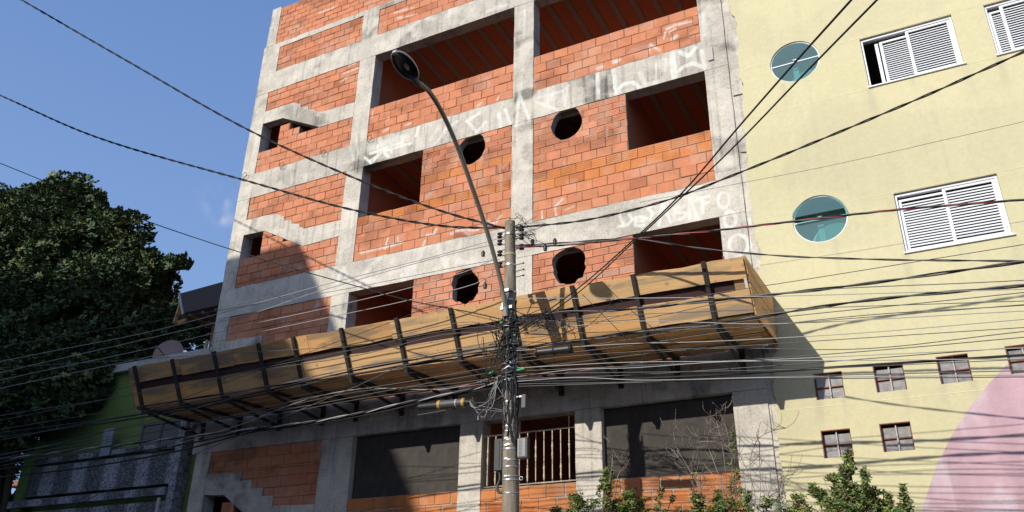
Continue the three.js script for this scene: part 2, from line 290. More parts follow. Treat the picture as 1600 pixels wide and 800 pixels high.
// second storey, its foot behind the canopy
const rows2 = [N(5, 0.204), N(9, 0.142, { rib: 2, j: 0.013 })];
wall([[-10.06, -6.43, 5.8, 6.82], [-8.53, -6.43, 6.82, 8.09]], { x: [-10.06, -6.43], y0: 5.805, rows: rows2 });
wall([[-5.98, -2.59, 5.8, 6.82], [-5.98, -4.08, 6.82, 8.09]], { x: [-5.98, -2.59], y0: 5.805, rows: rows2 });
// first storey sills
const rows1 = [N(5, 0.206, { wd: 0.31, tone: 1, j: 0.016 })];
for (const [a, b] of [[-9.6, -7.33], [-6.9, -5.2], [-4.75, -2.67]]) wall([[a, b, 3.0, 4.03]], { x: [a, b], y0: 3.0, rows: rows1, pale: 1 });
// stair bay, four storeys
const slopeA = (dy) => (x) => x < -12.6 ? 13.26 + dy : x < -11.45 ? 13.26 + dy - (x + 12.6) * 0.53 : 12.66 + dy;
function stair(base, top, dy, openY, lo = -13.25, hi = -10.49) {
  const r0 = openY, st = 0.2;
  const solid = [[lo, hi, base, r0], [-12.68, hi, r0, r0 + st], [-12.68, -12.06, r0 + st, r0 + 2 * st], [-12.68, -12.38, r0 + 2 * st, r0 + 3 * st]];
  const upper = [[lo, 13.2 + dy], [-12.6, 13.2 + dy], [-11.45, 12.6 + dy], [hi, 12.6 + dy], [hi, top], [lo, top]];
  wall([...solid, upper], { x: [lo, hi], y0: r0 - 0.8, rows: [N(14, st)], above: slopeA(dy), top });
}
stair(11.68, 14.02, 0, 12.27);
stair(8.76, 11.03, -3.01, 9.46);
wall([[-13.26, -10.5, 7.0, 8.09]], { x: [-13.26, -10.5], y0: 7.09, rows: [N(5, 0.2)] });
wall([[-13.12, -10.32, 4.71, 5.16], [-12.2, -10.32, 4.35, 4.71], [-11.6, -10.32, 3.9, 4.35], [-12.62, -12.3, 3.0, 4.15], [-12.3, -10.32, 3.0, 3.6]], { x: [-13.12, -10.32], y0: 2.96, rows: [N(11, 0.2)] });
// parapet
wall([[-13.12, -10.52, 14.62, 15.38]], { x: [-13.12, -10.52], y0: 14.62, rows: [N(4, 0.19)] });
wall([[-10.05, -2.2, 14.62, 15.38]], { x: [-10.05, -2.2], y0: 14.62, rows: [N(4, 0.19)] });
wall([[-13.3, -2.2, 15.53, 16.75]], { x: [-13.3, -2.2], y0: 15.53, rows: [N(8, 0.15, { wd: 0.26 })] });

// one colour raster for all brick faces: each brick its own clay tone, then smears of lime and mortar over them
{
  const Wd = 2048, d = new Float32Array(Wd * Wd * 3);
  for (let k = 0; k < Wd * Wd; k++) { d[3 * k] = 0.43; d[3 * k + 1] = 0.145; d[3 * k + 2] = 0.07; }
  for (const b of bricks) {
    const t = rnd(), q = rnd();
    let col = b.tone === 1 ? [0.58, 0.205, 0.065] : b.rib === 2 ? [0.61, 0.245, 0.13] : [0.58, 0.222, 0.11];
    const k = 0.88 + 0.16 * t, hue = (q - 0.5) * 0.08; col = [col[0] * k, col[1] * k * (1 + hue * 1.4), col[2] * k * (1 + hue * 3)];
    if (rnd() < 0.06) col = col.map((v, i) => v * [0.84, 0.76, 0.74][i]);
    const i0 = Math.floor((b.c[0] - 0.006 - FX) / FW * Wd), i1 = Math.ceil((b.c[1] + 0.006 - FX) / FW * Wd), j0 = Math.floor((b.c[2] - 0.006 - FY) / FH * Wd), j1 = Math.ceil((b.c[3] + 0.006 - FY) / FH * Wd);
    for (let j = Math.max(0, j0); j < Math.min(Wd, j1); j++) for (let i = Math.max(0, i0); i < Math.min(Wd, i1); i++) { const p = 3 * (j * Wd + i); d[p] = col[0]; d[p + 1] = col[1]; d[p + 2] = col[2]; }
  }
  const sm = (p, w, a = 0.9) => S(p, w, a, 0.9);
  const lime = raster(Wd, Wd, FX, FY, FW, FH, [
    sm([[1040, 45], [1055, 38], [1079, 33]], 0.05), sm([[1045, 50], [1053, 44]], 0.05), sm([[1050, 60], [1055, 56]], 0.07), sm([[1038, 50], [1036, 60]], 0.03), sm([[1015, 70], [1028, 78]], 0.06, 0.7), sm([[957, 97], [966, 93]], 0.07), sm([[933, 106], [940, 104]], 0.07), sm([[1013, 74], [1012, 83]], 0.03),
    sm([[562, 395], [600, 386], [628, 378]], 0.045), sm([[600, 388], [605, 372]], 0.03), sm([[620, 370], [621, 380]], 0.025), sm([[666, 368], [675, 366], [680, 358]], 0.05), sm([[658, 386], [662, 376]], 0.03), sm([[704, 365], [712, 360], [745, 358]], 0.05), sm([[755, 345], [770, 350], [780, 338]], 0.06, 0.8), sm([[735, 360], [760, 352]], 0.05, 0.7), sm([[724, 360], [735, 372]], 0.05, 0.6),
    sm([[615, 20], [645, 11]], 0.04, 0.8), sm([[620, 28], [650, 22]], 0.04, 0.7), sm([[535, 115], [560, 105]], 0.05, 0.8), sm([[530, 128], [545, 118]], 0.05, 0.7), sm([[540, 105], [555, 98]], 0.04, 0.6), sm([[632, 195], [640, 192]], 0.05), sm([[598, 205], [607, 200]], 0.06, 0.7), sm([[580, 183], [582, 172]], 0.03), sm([[601, 190], [606, 184]], 0.04, 0.6), sm([[775, 155], [780, 148]], 0.04), sm([[745, 165], [752, 160]], 0.05),
    sm([[845, 330], [846, 345]], 0.025), sm([[866, 325], [868, 340]], 0.03), sm([[867, 322], [878, 310]], 0.03, 0.7), sm([[880, 328], [895, 322]], 0.03, 0.5), sm([[495, 475], [492, 480]], 0.1, 0.8), sm([[1045, 215], [1060, 212]], 0.03, 0.4), sm([[497, 20], [520, 12]], 0.04, 0.6), sm([[450, 48], [465, 40]], 0.04, 0.5),
  ]);
  const gm = raster(Wd, Wd, FX, FY, FW, FH, [ // grey mortar smeared over joints
    sm([[780, 258], [781, 300]], 0.03, 0.8), sm([[792, 254], [785, 262]], 0.04, 0.8), sm([[665, 308], [675, 297]], 0.07, 0.7), sm([[702, 280], [703, 288]], 0.05, 0.7), sm([[947, 202], [947, 214]], 0.03, 0.9), sm([[955, 210], [975, 205]], 0.025, 0.9), sm([[960, 190], [961, 195]], 0.05, 0.9), sm([[970, 160], [970, 170]], 0.05, 0.8), sm([[718, 290], [719, 300]], 0.03, 0.7), sm([[770, 265], [771, 272]], 0.03, 0.7), sm([[846, 240], [845, 252]], 0.02, 0.8), sm([[880, 252], [881, 260]], 0.02, 0.8), sm([[655, 236], [690, 226], [705, 221]], 0.03, 0.7), sm([[860, 182], [880, 168], [905, 172]], 0.05, 0.8), sm([[720, 214], [742, 206], [762, 218]], 0.05, 0.8), sm([[692, 424], [712, 418]], 0.05, 0.9), sm([[645, 478], [745, 455], [780, 452]], 0.05, 0.7), sm([[870, 445], [905, 435], [985, 420]], 0.05, 0.75),
    sm([[835, 187], [850, 183], [885, 172], [975, 148]], 0.035, 0.6), sm([[834, 88], [834, 136]], 0.02, 0.5),
  ]);
  const map = tex(Wd, Wd, (i, j, c) => {
    const p = 3 * (j * Wd + i), x = i / Wd * FW, y = j / Wd * FH;
    const n = fbm(x * 9, y * 9, 201, 4), f = fbm(x * 60, y * 60, 203, 2), k = 0.82 + 0.26 * n + 0.14 * (f - 0.5) + (hsh(i, j, 9) - 0.5) * 0.04;
    const dust = sst(0.52, 0.76, fbm(x * 3.1, y * 3.1, 207, 5)) * 0.3, soot = sst(0.5, 0.74, fbm(x * 1.7 + 9, y * 2.9, 209, 5)) * 0.3;
    for (let q = 0; q < 3; q++) { let v = d[p + q] * k; v += ([0.5, 0.36, 0.27][q] - v) * dust; v *= 1 - soot; v += ([0.66, 0.6, 0.54][q] - v) * clamp(lime[j * Wd + i] * (0.25 + 1.5 * n) * 0.9); v += ([0.36, 0.32, 0.27][q] - v) * clamp(gm[j * Wd + i] * (0.35 + 1.2 * n)); c[q] = v; }
  }, true, false);
  M.brick = std({ map, bumpMap: rep(concBump, 12, 13), bumpScale: 0.0025, roughness: 0.9 });
}
function brickGeo({ c: [x0, x1, y0, y1], rib }) {
  const ch = rnd() < 0.18 ? 0.011 : 0.0035, J = () => rr(-ch, ch), z = -0.014 + rr(-0.005, 0.004), back = -0.04, e = 0.006, P = [], quad = (a, b, cc, d) => P.push(...a, ...b, ...cc, ...a, ...cc, ...d);
  const o = [[x0 + J(), y0 + J()], [x1 + J(), y0 + J()], [x1 + J(), y1 + J()], [x0 + J(), y1 + J()]], tz = [rr(-0.002, 0.002), rr(-0.002, 0.002)];
  const F = o.map(([x, y], i) => [x + (i === 0 || i === 3 ? e : -e), y + (i < 2 ? e : -e), z + tz[i % 2]]), E = o.map(([x, y]) => [x, y, z - e]), K = o.map(([x, y]) => [x, y, back]);
  if (rib) {
    const n = rib === 2 ? 4 : 5, L = (t, s) => { const a = F[0].map((v, i) => v + (F[3][i] - v) * t), b = F[1].map((v, i) => v + (F[2][i] - v) * t); a[2] -= s; b[2] -= s; return [a, b]; };
    const lev = []; for (let k = 0; k < n; k++) { lev.push([k / n + (k ? 0.05 : 0), 0]); lev.push([(k + 1) / n - (k < n - 1 ? 0.09 : 0), 0]); if (k < n - 1) lev.push([(k + 1) / n - 0.02, 0.006]); }
    for (let k = 0; k + 1 < lev.length; k++) { const [a, b] = L(...lev[k]), [d, cc] = L(...lev[k + 1]); quad(a, b, cc, d); }
  } else quad(F[0], F[1], F[2], F[3]);
  for (let i = 0; i < 4; i++) { const n = (i + 1) % 4; quad(E[i], E[n], F[n], F[i]); quad(K[i], K[n], E[n], E[i]); }
  const g = new THREE.BufferGeometry(); g.setAttribute('position', new THREE.BufferAttribute(new Float32Array(P), 3)); g.computeVertexNormals(); return fuv(g);
}
{
  const ev = new Evaluator(); ev.useGroups = false; ev.attributes = ['position', 'normal', 'uv'];
  for (const b of bricks) {
    if (b.cut) {
      const s = new THREE.Shape(b.cut.poly.map(p => new THREE.Vector2(...p))), cg = new THREE.ExtrudeGeometry(s, { depth: 0.4, bevelEnabled: false }); cg.translate(0, 0, -0.2);
      const box = fuv(bx(b.c[0], b.c[1], b.c[2], b.c[3], -0.04, -0.014 + rr(-0.004, 0.004)));
      const r = ev.evaluate(new Brush(box), new Brush(prep(cg)), SUBTRACTION); b.geo = prep(r.geometry); if (!b.geo.attributes.position.count) b.geo = null;
    } else b.geo = brickGeo(b);
    if (!b.geo) continue;
    const [a, c, d, e] = [[0, 2], [1, 2], [1, 3], [0, 3]].map(([p, q]) => scr(b.c[p], b.c[q], 0));
    b.area = Math.abs((d[0] - a[0]) * (e[1] - c[1]) - (e[0] - c[0]) * (d[1] - a[1])) / 2;
    const hid = b.c[3] < 7.35 && b.c[2] > 5.3, out = [a, c, d, e].every(q => q[0] < 0 || q[0] > 1600 || q[1] < 0 || q[1] > 800);
    if (hid || out) b.area = 0;
  }
  const list = bricks.filter(b => b.geo).sort((p, q) => q.area - p.area), rest = [];
  list.forEach((b, i) => { if (i < 300) mesh('brick', b.geo, M.brick, b.part); else rest.push(b.geo); });
  const r = mesh('brickwork', merge(rest), M.brick, B); r.userData.kind = 'stuff'; r.userData.label = 'the smaller and farther hollow clay bricks of the walls';
  console.log('bricks', list.length, 'rest', rest.length);
}
for (const h of HOLES) { // mortar lining of the round openings
  const P = [], n = h.poly.length; for (let i = 0; i < n; i++) { const a = h.poly[i], b = h.poly[(i + 1) % n], k = 0.985, f = (p, z) => [h.x + (p[0] - h.x) * k, h.y + (p[1] - h.y) * k, z]; P.push(...f(a, -0.025), ...f(b, -0.025), ...f(b, -0.17), ...f(a, -0.025), ...f(b, -0.17), ...f(a, -0.17)); }
  const g = new THREE.BufferGeometry(); g.setAttribute('position', new THREE.BufferAttribute(new Float32Array(P), 3)); g.computeVertexNormals(); mesh('hole_lining', uvm(g), std({ color: lc(0.36, 0.33, 0.29), side: THREE.DoubleSide, bumpMap: concBump, bumpScale: 0.01 }), B);
}
// ridges of squeezed mortar on top of the beams
for (const [x0, x1, y] of [[-10.03, -6.43, 11.68], [-5.98, -2.6, 11.68], [-10.05, -6.43, 8.76], [-5.98, -2.59, 8.76], [-13.25, -10.49, 11.68], [-13.25, -10.49, 8.76], [-13.1, -10.5, 14.62], [-10.05, -6.4, 14.62]]) {
  const n = Math.round((x1 - x0) / 0.045), P = [], pt = (i) => { const x = x0 + (x1 - x0) * i / n; return [x, y - 0.012 + 0.012 * vn(x * 9, 3, 5), y + 0.004 + 0.026 * vn(x * 22, y, 6) * sst(0.3, 0.6, vn(x * 3, y, 8)), -0.012 + 0.016 * vn(x * 15, y, 9)]; };
  for (let i = 0; i < n; i++) { const a = pt(i), b = pt(i + 1); P.push(a[0], a[1], 0.001, b[0], b[1], 0.001, b[0], b[2], b[3], a[0], a[1], 0.001, b[0], b[2], b[3], a[0], a[2], a[3], a[0], a[2], a[3], b[0], b[2], b[3], b[0], b[2], -0.03, a[0], a[2], a[3], b[0], b[2], -0.03, a[0], a[2], -0.03); }
  const g = new THREE.BufferGeometry(); g.setAttribute('position', new THREE.BufferAttribute(new Float32Array(P), 3)); g.computeVertexNormals(); mesh('mortar_ridge', uvm(g), M.mortar, B);
}
// bent reinforcement loops left sticking out of the beams
const steel = std({ color: lc(0.07, 0.05, 0.04), roughness: 0.7, metalness: 0.3 });
for (const [px, py] of [[441, 259], [506, 240], [383, 275], [578, 217], [331, 546]]) { const p = at(px, py, 0.03); mesh('rebar_loop', tube([[p.x - 0.09, p.y - 0.02, -0.01], [p.x - 0.06, p.y + 0.05, 0.05], [p.x + 0.05, p.y + 0.06, 0.07], [p.x + 0.07, p.y - 0.03, 0.06], [p.x - 0.03, p.y - 0.06, 0.03]], 0.006, 20, 5, true), steel, B); }
mesh('electrical_box', rbx(-2.5, -2.4, 11.2, 11.48, -0.01, 0.03, 0.008), std({ color: lc(0.45, 0.42, 0.38) }), B);

// the inside: slabs of clay blocks on concrete joists, back and side walls, partitions
const floors = [[14.02, 14.6], [11.03, 11.66], [8.09, 8.74], [5.16, 5.78]];
floors.forEach(([b, t], fi) => {
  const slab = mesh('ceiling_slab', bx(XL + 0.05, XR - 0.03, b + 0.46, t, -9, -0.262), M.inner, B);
  const jg = bx(-0.06, 0.06, b + 0.43, b + 0.462, -8.9, -0.27);
  for (let x = -13.3; x < -2.3; x += 0.43) { const j = mesh('joist', jg, M.joist, slab); j.position.x = x; }
});
mesh('floor_slab', bx(XL + 0.05, XR - 0.03, 2.4, 2.6, -9, -0.17), M.joist, B);
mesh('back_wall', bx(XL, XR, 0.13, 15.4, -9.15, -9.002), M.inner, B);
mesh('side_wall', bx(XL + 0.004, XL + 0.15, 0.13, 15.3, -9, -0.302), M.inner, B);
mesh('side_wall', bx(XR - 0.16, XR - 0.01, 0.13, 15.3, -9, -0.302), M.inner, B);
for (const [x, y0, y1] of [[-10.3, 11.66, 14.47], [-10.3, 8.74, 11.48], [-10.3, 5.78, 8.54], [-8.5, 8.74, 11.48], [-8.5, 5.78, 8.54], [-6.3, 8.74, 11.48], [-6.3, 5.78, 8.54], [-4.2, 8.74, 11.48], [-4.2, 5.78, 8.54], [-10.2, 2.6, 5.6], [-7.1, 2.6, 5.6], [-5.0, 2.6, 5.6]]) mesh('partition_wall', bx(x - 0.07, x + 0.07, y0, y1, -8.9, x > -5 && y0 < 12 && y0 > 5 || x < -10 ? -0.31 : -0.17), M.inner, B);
mesh('roof_slab', bx(XL, XR, 15.39, 15.5, -9, -0.21), M.joist, B);
mesh('base_wall', bx(XL, XR, 0.13, 2.99, -0.16, -0.03), M.conc2, B);
// dark mesh screens stretched over two of the first storey openings
const screenTex = tex(256, 256, (i, j, c) => { const v = 0.044 + (fbm(i / 40, j / 90, 6, 4) - 0.5) * 0.04 + ((i & 3) && (j & 3) ? 0 : 0.02) + (hsh(i, j, 2) - 0.5) * 0.02; c[0] = v * 1.12; c[1] = v * 0.97; c[2] = v * 0.83; });
for (const [a, b, l] of [[-9.59, -7.34, 'taut dark mesh screen closing the opening beside the stair bay'], [-4.74, -2.68, 'taut dark mesh screen closing the opening by the yellow building']]) mesh('mesh_screen', uvm(bx(a + 0.004, b - 0.004, 4.034, 5.155, -0.14, -0.12), 0.6, 0.6), std({ map: screenTex, roughness: 0.95 }), B).userData.label = l;
{ // iron grille with knotted bars
  const iron = std({ color: lc(0.55, 0.47, 0.34), roughness: 0.55 });
  const gr = mesh('window_grille', merge([bx(-6.89, -5.21, 4.06, 4.078, -0.10, -0.07), bx(-6.89, -5.21, 4.9, 4.918, -0.10, -0.07)]), iron, B); gr.userData.label = 'cream iron grille of knotted upright bars';
  let k = 0;
  for (let x = -6.82; x < -5.2; x += 0.148, k++) {
    const gs = [rod([x, 4.05, -0.085], [x, k === 10 || k === 4 ? 5.1 : 4.92, -0.085], 0.0095, 0.0095, 6)];
    for (const y of k % 2 ? [4.18, 4.3] : [4.5, 4.64]) { gs.push(rod([x, y - 0.02, -0.085], [x, y + 0.02, -0.085], 0.017, 0.017, 6)); gs.push(rod([x, y - 0.06, -0.085], [x, y + 0.06, -0.085], 0.0125, 0.0125, 6)); }
    mesh('grille_bar', merge(gs), iron, gr);
  }
}

// ---------- the neighbour: yellow rendered block ----------
const Y = thing('yellow_building', 'pale yellow rendered block with white shutters, round windows and a pink painted disc', 'building', [0, 0, 0]);
const YZ = 0.014, YX0 = -2.25, YX1 = 9;
const RUNS = [[-0.02, 9.8, 0.7], [1.33, 9.8, 0.9], [0.6, 9.8, 0.5], [1.78, 9.8, 0.9], [2.3, 9.8, 0.6], [0.0, 6.88, 0.8], [1.36, 6.88, 0.9], [0.7, 6.88, 0.4], [-1.3, 10.3, 0.8], [-0.9, 7.3, 0.7], [-1.48, 4.9, 0.5], [-1.12, 4.9, 0.4], [-0.35, 4.92, 0.5], [0.12, 4.93, 0.4], [0.48, 4.93, 0.5]];
const yMap = tex(1024, 2048, (i, j, c) => {
  const x = i / 1024 * 11.5, y = j / 2048 * 16, st = fbm(x * 6, y * 0.35, 301, 4), b = fbm(x * 0.7, y * 0.7, 303, 4), f = fbm(x * 22, y * 22, 305, 3);
  const k = 1 + (b - 0.5) * 0.16 + (st - 0.5) * 0.07 + (f - 0.5) * 0.12 + (hsh(i, j, 7) - 0.5) * 0.04; let d = sst(0.62, 0.8, st) * 0.05;
  for (const [sx, sy, l] of RUNS) { const dx = Math.abs(x - 2.4 - sx + 0.02 * (vn(y * 3, sx, 5) - 0.5)), dn = sy - y; if (dx < 0.09 && dn > 0 && dn < l) d = Math.max(d, 0.13 * sst(0.09, 0.01, dx) * (0.3 + 0.9 * fbm(x * 30, y * 2.5, 307, 3)) * sst(l, l * 0.2, dn)); }
  const pt = sst(0.6, 0.66, fbm(x * 0.55 + 3, y * 0.8, 309, 3)) * 0.05; d += pt;
  c[0] = 0.575 * k * (1 - d); c[1] = 0.52 * k * (1 - d); c[2] = 0.315 * k * (1 - d * 0.6);
}, true, false);
const yBump = tex(512, 512, (i, j, c) => { c[0] = 0.5 + (fbm(i / 10, j / 10, 311, 4) - 0.5) * 0.8 + (fbm(i / 60, j / 60, 313, 2) - 0.5) * 0.5 + (hsh(i, j, 2) - 0.5) * 0.15; }, false);
M.yellow = std({ map: yMap, bumpMap: rep(yBump, 9, 13), bumpScale: 0.0022, roughness: 0.9 });
M.yellowLitLine = std({ color: lc(0.72, 0.66, 0.42), roughness: 0.85 });  // paler than the wall: a lit bevel put into the joint colour
M.white = std({ color: lc(0.72, 0.73, 0.75), roughness: 0.4 });
const yuv = (g) => uvm(g, 11.5, 16, -2.4, 0);
const BIGW = [[-0.03, 1.32, 9.82, 10.78], [1.77, 3.12, 9.82, 10.78], [0.0, 1.355, 6.9, 7.87]];
const SMALL = [[-1.495, 4.9], [-0.7, 4.915], [0.1, 4.935], [0.925, 4.965], [-1.505, 4.085], [-0.745, 4.105]].map(([x, y]) => [x, x + 0.385, y, y + 0.38]);
const RND = [[-1.07, 10.7, 0.4], [-1.07, 7.7, 0.4]];
{
  // ragged edge where the render breaks off against the unfinished block
  const edge = []; for (let y = 0.13; y < 15.6; y += 0.06) { const base = -2.1 + 0.12 * sst(4, 12, y); edge.push([base + (fbm(y * 2.2, 1, 321, 4) - 0.5) * 0.2 + (vn(y * 16, 2, 323) - 0.5) * 0.035, y]); }
  const out = [[YX1, 0.13], [YX1, 15.6], ...edge.reverse()];
  const s = new THREE.Shape(out.map(p => new THREE.Vector2(...p)));
  const rect = ([a, b, c, d]) => new THREE.Path([[a, c], [a, d], [b, d], [b, c]].map(p => new THREE.Vector2(...p)));
  for (const r of [...BIGW, ...SMALL]) s.holes.push(rect(r));
  for (const [x, y, r] of RND) { const h = new THREE.Path(); h.absarc(x, y, r, 0, Math.PI * 2, true); s.holes.push(h); }
  const g = new THREE.ExtrudeGeometry(s, { depth: 0.026, bevelEnabled: false, curveSegments: 40 }); g.translate(0, 0, YZ - 0.026);
  mesh('rendered_wall', yuv(g), M.yellow, Y);
  // wall body behind, with the same openings, giving the reveals their depth
  const s2 = new THREE.Shape([[-1.855, 0.13], [YX1, 0.13], [YX1, 15.6], [-1.855, 15.6]].map(p => new THREE.Vector2(...p))); s2.holes = s.holes;
  const g2 = new THREE.ExtrudeGeometry(s2, { depth: 0.17, bevelEnabled: false, curveSegments: 40 }); g2.translate(0, 0, YZ - 0.197); mesh('wall_core', yuv(g2), M.yellow, Y);
  for (const [y, a, b] of [[9.79, -1.9, YX1], [4.8, -1.9, YX1], [3.86, -1.9, YX1], [10.8, -1.9, -1.48], [10.8, -0.66, YX1], [7.89, -1.9, -1.45], [7.89, -0.69, YX1]]) { const g = new THREE.CylinderGeometry(0.005, 0.005, b - a, 6); g.rotateZ(Math.PI / 2); g.translate((a + b) / 2, y, YZ - 0.0015); mesh('render_joint', g, M.yellowLitLine, Y); }
  const back = merge([bx(-1.85, YX1, 0.13, 15.6, -6.1, -6), bx(-1.85, -1.75, 0.13, 15.6, -6, -0.19), bx(YX1 - 0.1, YX1, 0.13, 15.6, -6, -0.19), bx(-1.85, YX1, 15.5, 15.6, -6, -0.19)]); mesh('rear_walls', yuv(back), M.yellow, Y);
  for (const y of [2.8, 5.8, 8.8, 11.8]) mesh('inner_floor', bx(-1.74, YX1 - 0.11, y, y + 0.2, -5.99, -0.2), M.joist, Y);
  // painted disc, a skin of paint on the render
  const C = [3.708, 1.626], R = 4.459, pts = [[YX1 - 0.02, 0.14], [YX1 - 0.02, 3.0]]; 
  const arc = []; for (let a = 0; a <= Math.PI; a += Math.PI / 150) { const x = C[0] + R * Math.cos(a), y = C[1] + R * Math.sin(a); if (y > 0.2) arc.push([x + (vn(a * 60, 1, 5) - 0.5) * 0.008, y]); }
  const ps = new THREE.Shape([[C[0] + R - 0.1, 0.2], ...arc.filter(p => p[0] < YX1 && p[0] > 1.249), [1.249, 5.349], [1.314, 5.349], [1.314, 4.961], [0.921, 4.961], [0.921, 5.107], ...arc.filter(p => p[0] < 0.92), [C[0] - R + 0.24, 0.2]].map(p => new THREE.Vector2(...p)));
  const pinkMap = tex(512, 512, (i, j, c) => { const x = i / 512 * 9, y = j / 512 * 6, k = 1 + (fbm(x * 4, y * 1.1, 331, 5) - 0.5) * 0.36 + (fbm(x * 20, y * 20, 333, 2) - 0.5) * 0.1, f = sst(0.42, 0.7, fbm(x * 2.5, y * 1.3, 335, 5)); c[0] = (0.5 + 0.05 * f) * k; c[1] = (0.325 + 0.14 * f) * k; c[2] = (0.36 + 0.13 * f) * k; }, true, true);
  const pg = new THREE.ShapeGeometry(ps); pg.translate(0, 0, YZ + 0.004); mesh('painted_disc', uvm(pg, 9, 6), std({ map: pinkMap, bumpMap: rep(yBump, 7, 5), bumpScale: 0.004 }), Y).userData.label = 'big faded pink disc painted on the wall';
}
// sliding windows of white louvred aluminium
BIGW.forEach(([x0, x1, y0, y1], wi) => {
  const zf = YZ - 0.04, f = 0.035;
  const w = mesh('louvred_window', merge([rbx(x0 + 0.002, x0 + f, y0 + 0.003, y1 - 0.003, zf - 0.07, zf, 0.004), rbx(x1 - f, x1 - 0.002, y0 + 0.003, y1 - 0.003, zf - 0.07, zf, 0.004), rbx(x0 + f, x1 - f, y1 - 0.045, y1 - 0.003, zf - 0.07, zf, 0.004), rbx(x0 + f, x1 - f, y0 + 0.003, y0 + 0.04, zf - 0.07, zf, 0.004)]), M.white, Y);
  w.userData.label = ['white louvred window slid partly open', 'white louvred window with one narrow leaf showing', 'white louvred window fully closed'][wi];
  mesh('sill', rbx(x0 - 0.02, x1 + 0.03, y0 - 0.022, y0 + 0.002, zf - 0.06, YZ + 0.03, 0.004), M.white, w);
  const leaf = (a, b, dz, top) => {
    const st = 0.045, zz = zf - 0.012 - dz;
    const L = mesh('shutter_leaf', merge([rbx(a, a + st, y0 + 0.042, top, zz - 0.025, zz, 0.003), rbx(b - st, b, y0 + 0.042, top, zz - 0.025, zz, 0.003), rbx(a + st, b - st, top - 0.035, top, zz - 0.025, zz, 0.003), rbx(a + st, b - st, y0 + 0.042, y0 + 0.085, zz - 0.025, zz, 0.003)]), M.white, w);
    const sg = bx(-0.5, 0.5, -0.019, 0.019, -0.003, 0.003), n = 17;
    for (let k = 0; k < n; k++) { const m = mesh('slat', sg, M.white, L); m.scale.x = b - a - 2 * st; m.position.set((a + b) / 2, y0 + 0.105 + (top - y0 - 0.165) * (k + 0.5) / n, zz - 0.016); m.rotation.x = -0.62; }
  };
  const mid = x0 + (x1 - x0) * 0.47, t = y1 - 0.05;
  if (wi === 0) { leaf(x0 + 0.27, x0 + 0.72, 0.034, t - 0.05); leaf(x0 + 0.67, x1 - 0.037, 0, t); mesh('glass_leaf', rbx(x0 + 0.2, x0 + 0.25, y0 + 0.045, t - 0.06, zf - 0.06, zf - 0.05, 0.003), M.white, w); }
  else if (wi === 1) { leaf(x0 + 0.037, x0 + 0.26, 0.034, t - 0.05); leaf(x0 + 0.2, x1 - 0.037, 0, t); }
  else { leaf(x0 + 0.037, mid + 0.045, 0.034, t - 0.03); leaf(mid, x1 - 0.037, 0, t); }
});
// round bathroom windows
const tint = new THREE.MeshPhysicalMaterial({ color: lc(0.5, 0.74, 0.74), roughness: 0.06, transmission: 0.9, thickness: 0, ior: 1.5 });
RND.forEach(([cx, cy, r], i) => {
  const zf = YZ - 0.034;
  const rg = new THREE.TorusGeometry(r - 0.009, 0.013, 8, 48); rg.translate(cx, cy, zf);
  const w = mesh('round_window', rg, M.white, Y); w.userData.label = i ? 'round teal window with its upper pane tilted out' : 'round teal window with both panes shut';
  const half = (a0, a1) => { const s = new THREE.Shape(); s.absarc(0, 0, r - 0.016, a0, a1, false); const g = new THREE.ExtrudeGeometry(s, { depth: 0.006, bevelEnabled: false, curveSegments: 32 }); return g; };
  const lo = mesh('pane', half(Math.PI, 2 * Math.PI), tint, w); lo.position.set(cx, cy - 0.01, zf);
  const up = mesh('pane', half(0, Math.PI), tint, w);
  const piv = new THREE.Vector3(cx, cy + r * 0.95, zf); const tl = i ? 0.42 : 0; // top hung
  up.position.set(cx, cy + r * 0.95 - Math.cos(tl) * r * 0.95, zf + Math.sin(tl) * r * 0.95); up.rotation.x = tl * 1;
  up.rotation.x = -tl;
  mesh('transom', rbx(cx - r + 0.02, cx + r - 0.02, cy - 0.016, cy + 0.004, zf - 0.008, zf + 0.018, 0.004), M.white, w);
  mesh('latch', rbx(cx - 0.03, cx + 0.03, cy + 0.03, cy + 0.05, zf + 0.008, zf + 0.02, 0.004), M.white, w).visible = true;
  mesh('pale_strip', bx(cx - 0.06, cx + 0.03, cy - r, cy - 0.03, zf - 0.16, zf - 0.12), std({ color: lc(0.8, 0.85, 0.85) }), w);  // pale strip added behind the glass to give a bright upright streak
  mesh('bathroom_lining', merge([bx(cx - 0.5, cx + 0.5, cy - 0.5, cy + 0.5, zf - 0.5, zf - 0.48), bx(cx - 0.52, cx - 0.5, cy - 0.5, cy + 0.5, zf - 0.5, -0.19), bx(cx + 0.5, cx + 0.52, cy - 0.5, cy + 0.5, zf - 0.5, -0.19), bx(cx - 0.5, cx + 0.5, cy + 0.5, cy + 0.52, zf - 0.5, -0.19), bx(cx - 0.5, cx + 0.5, cy - 0.52, cy - 0.5, zf - 0.5, -0.19)]), std({ color: lc(0.55, 0.6, 0.6) }), w);
});
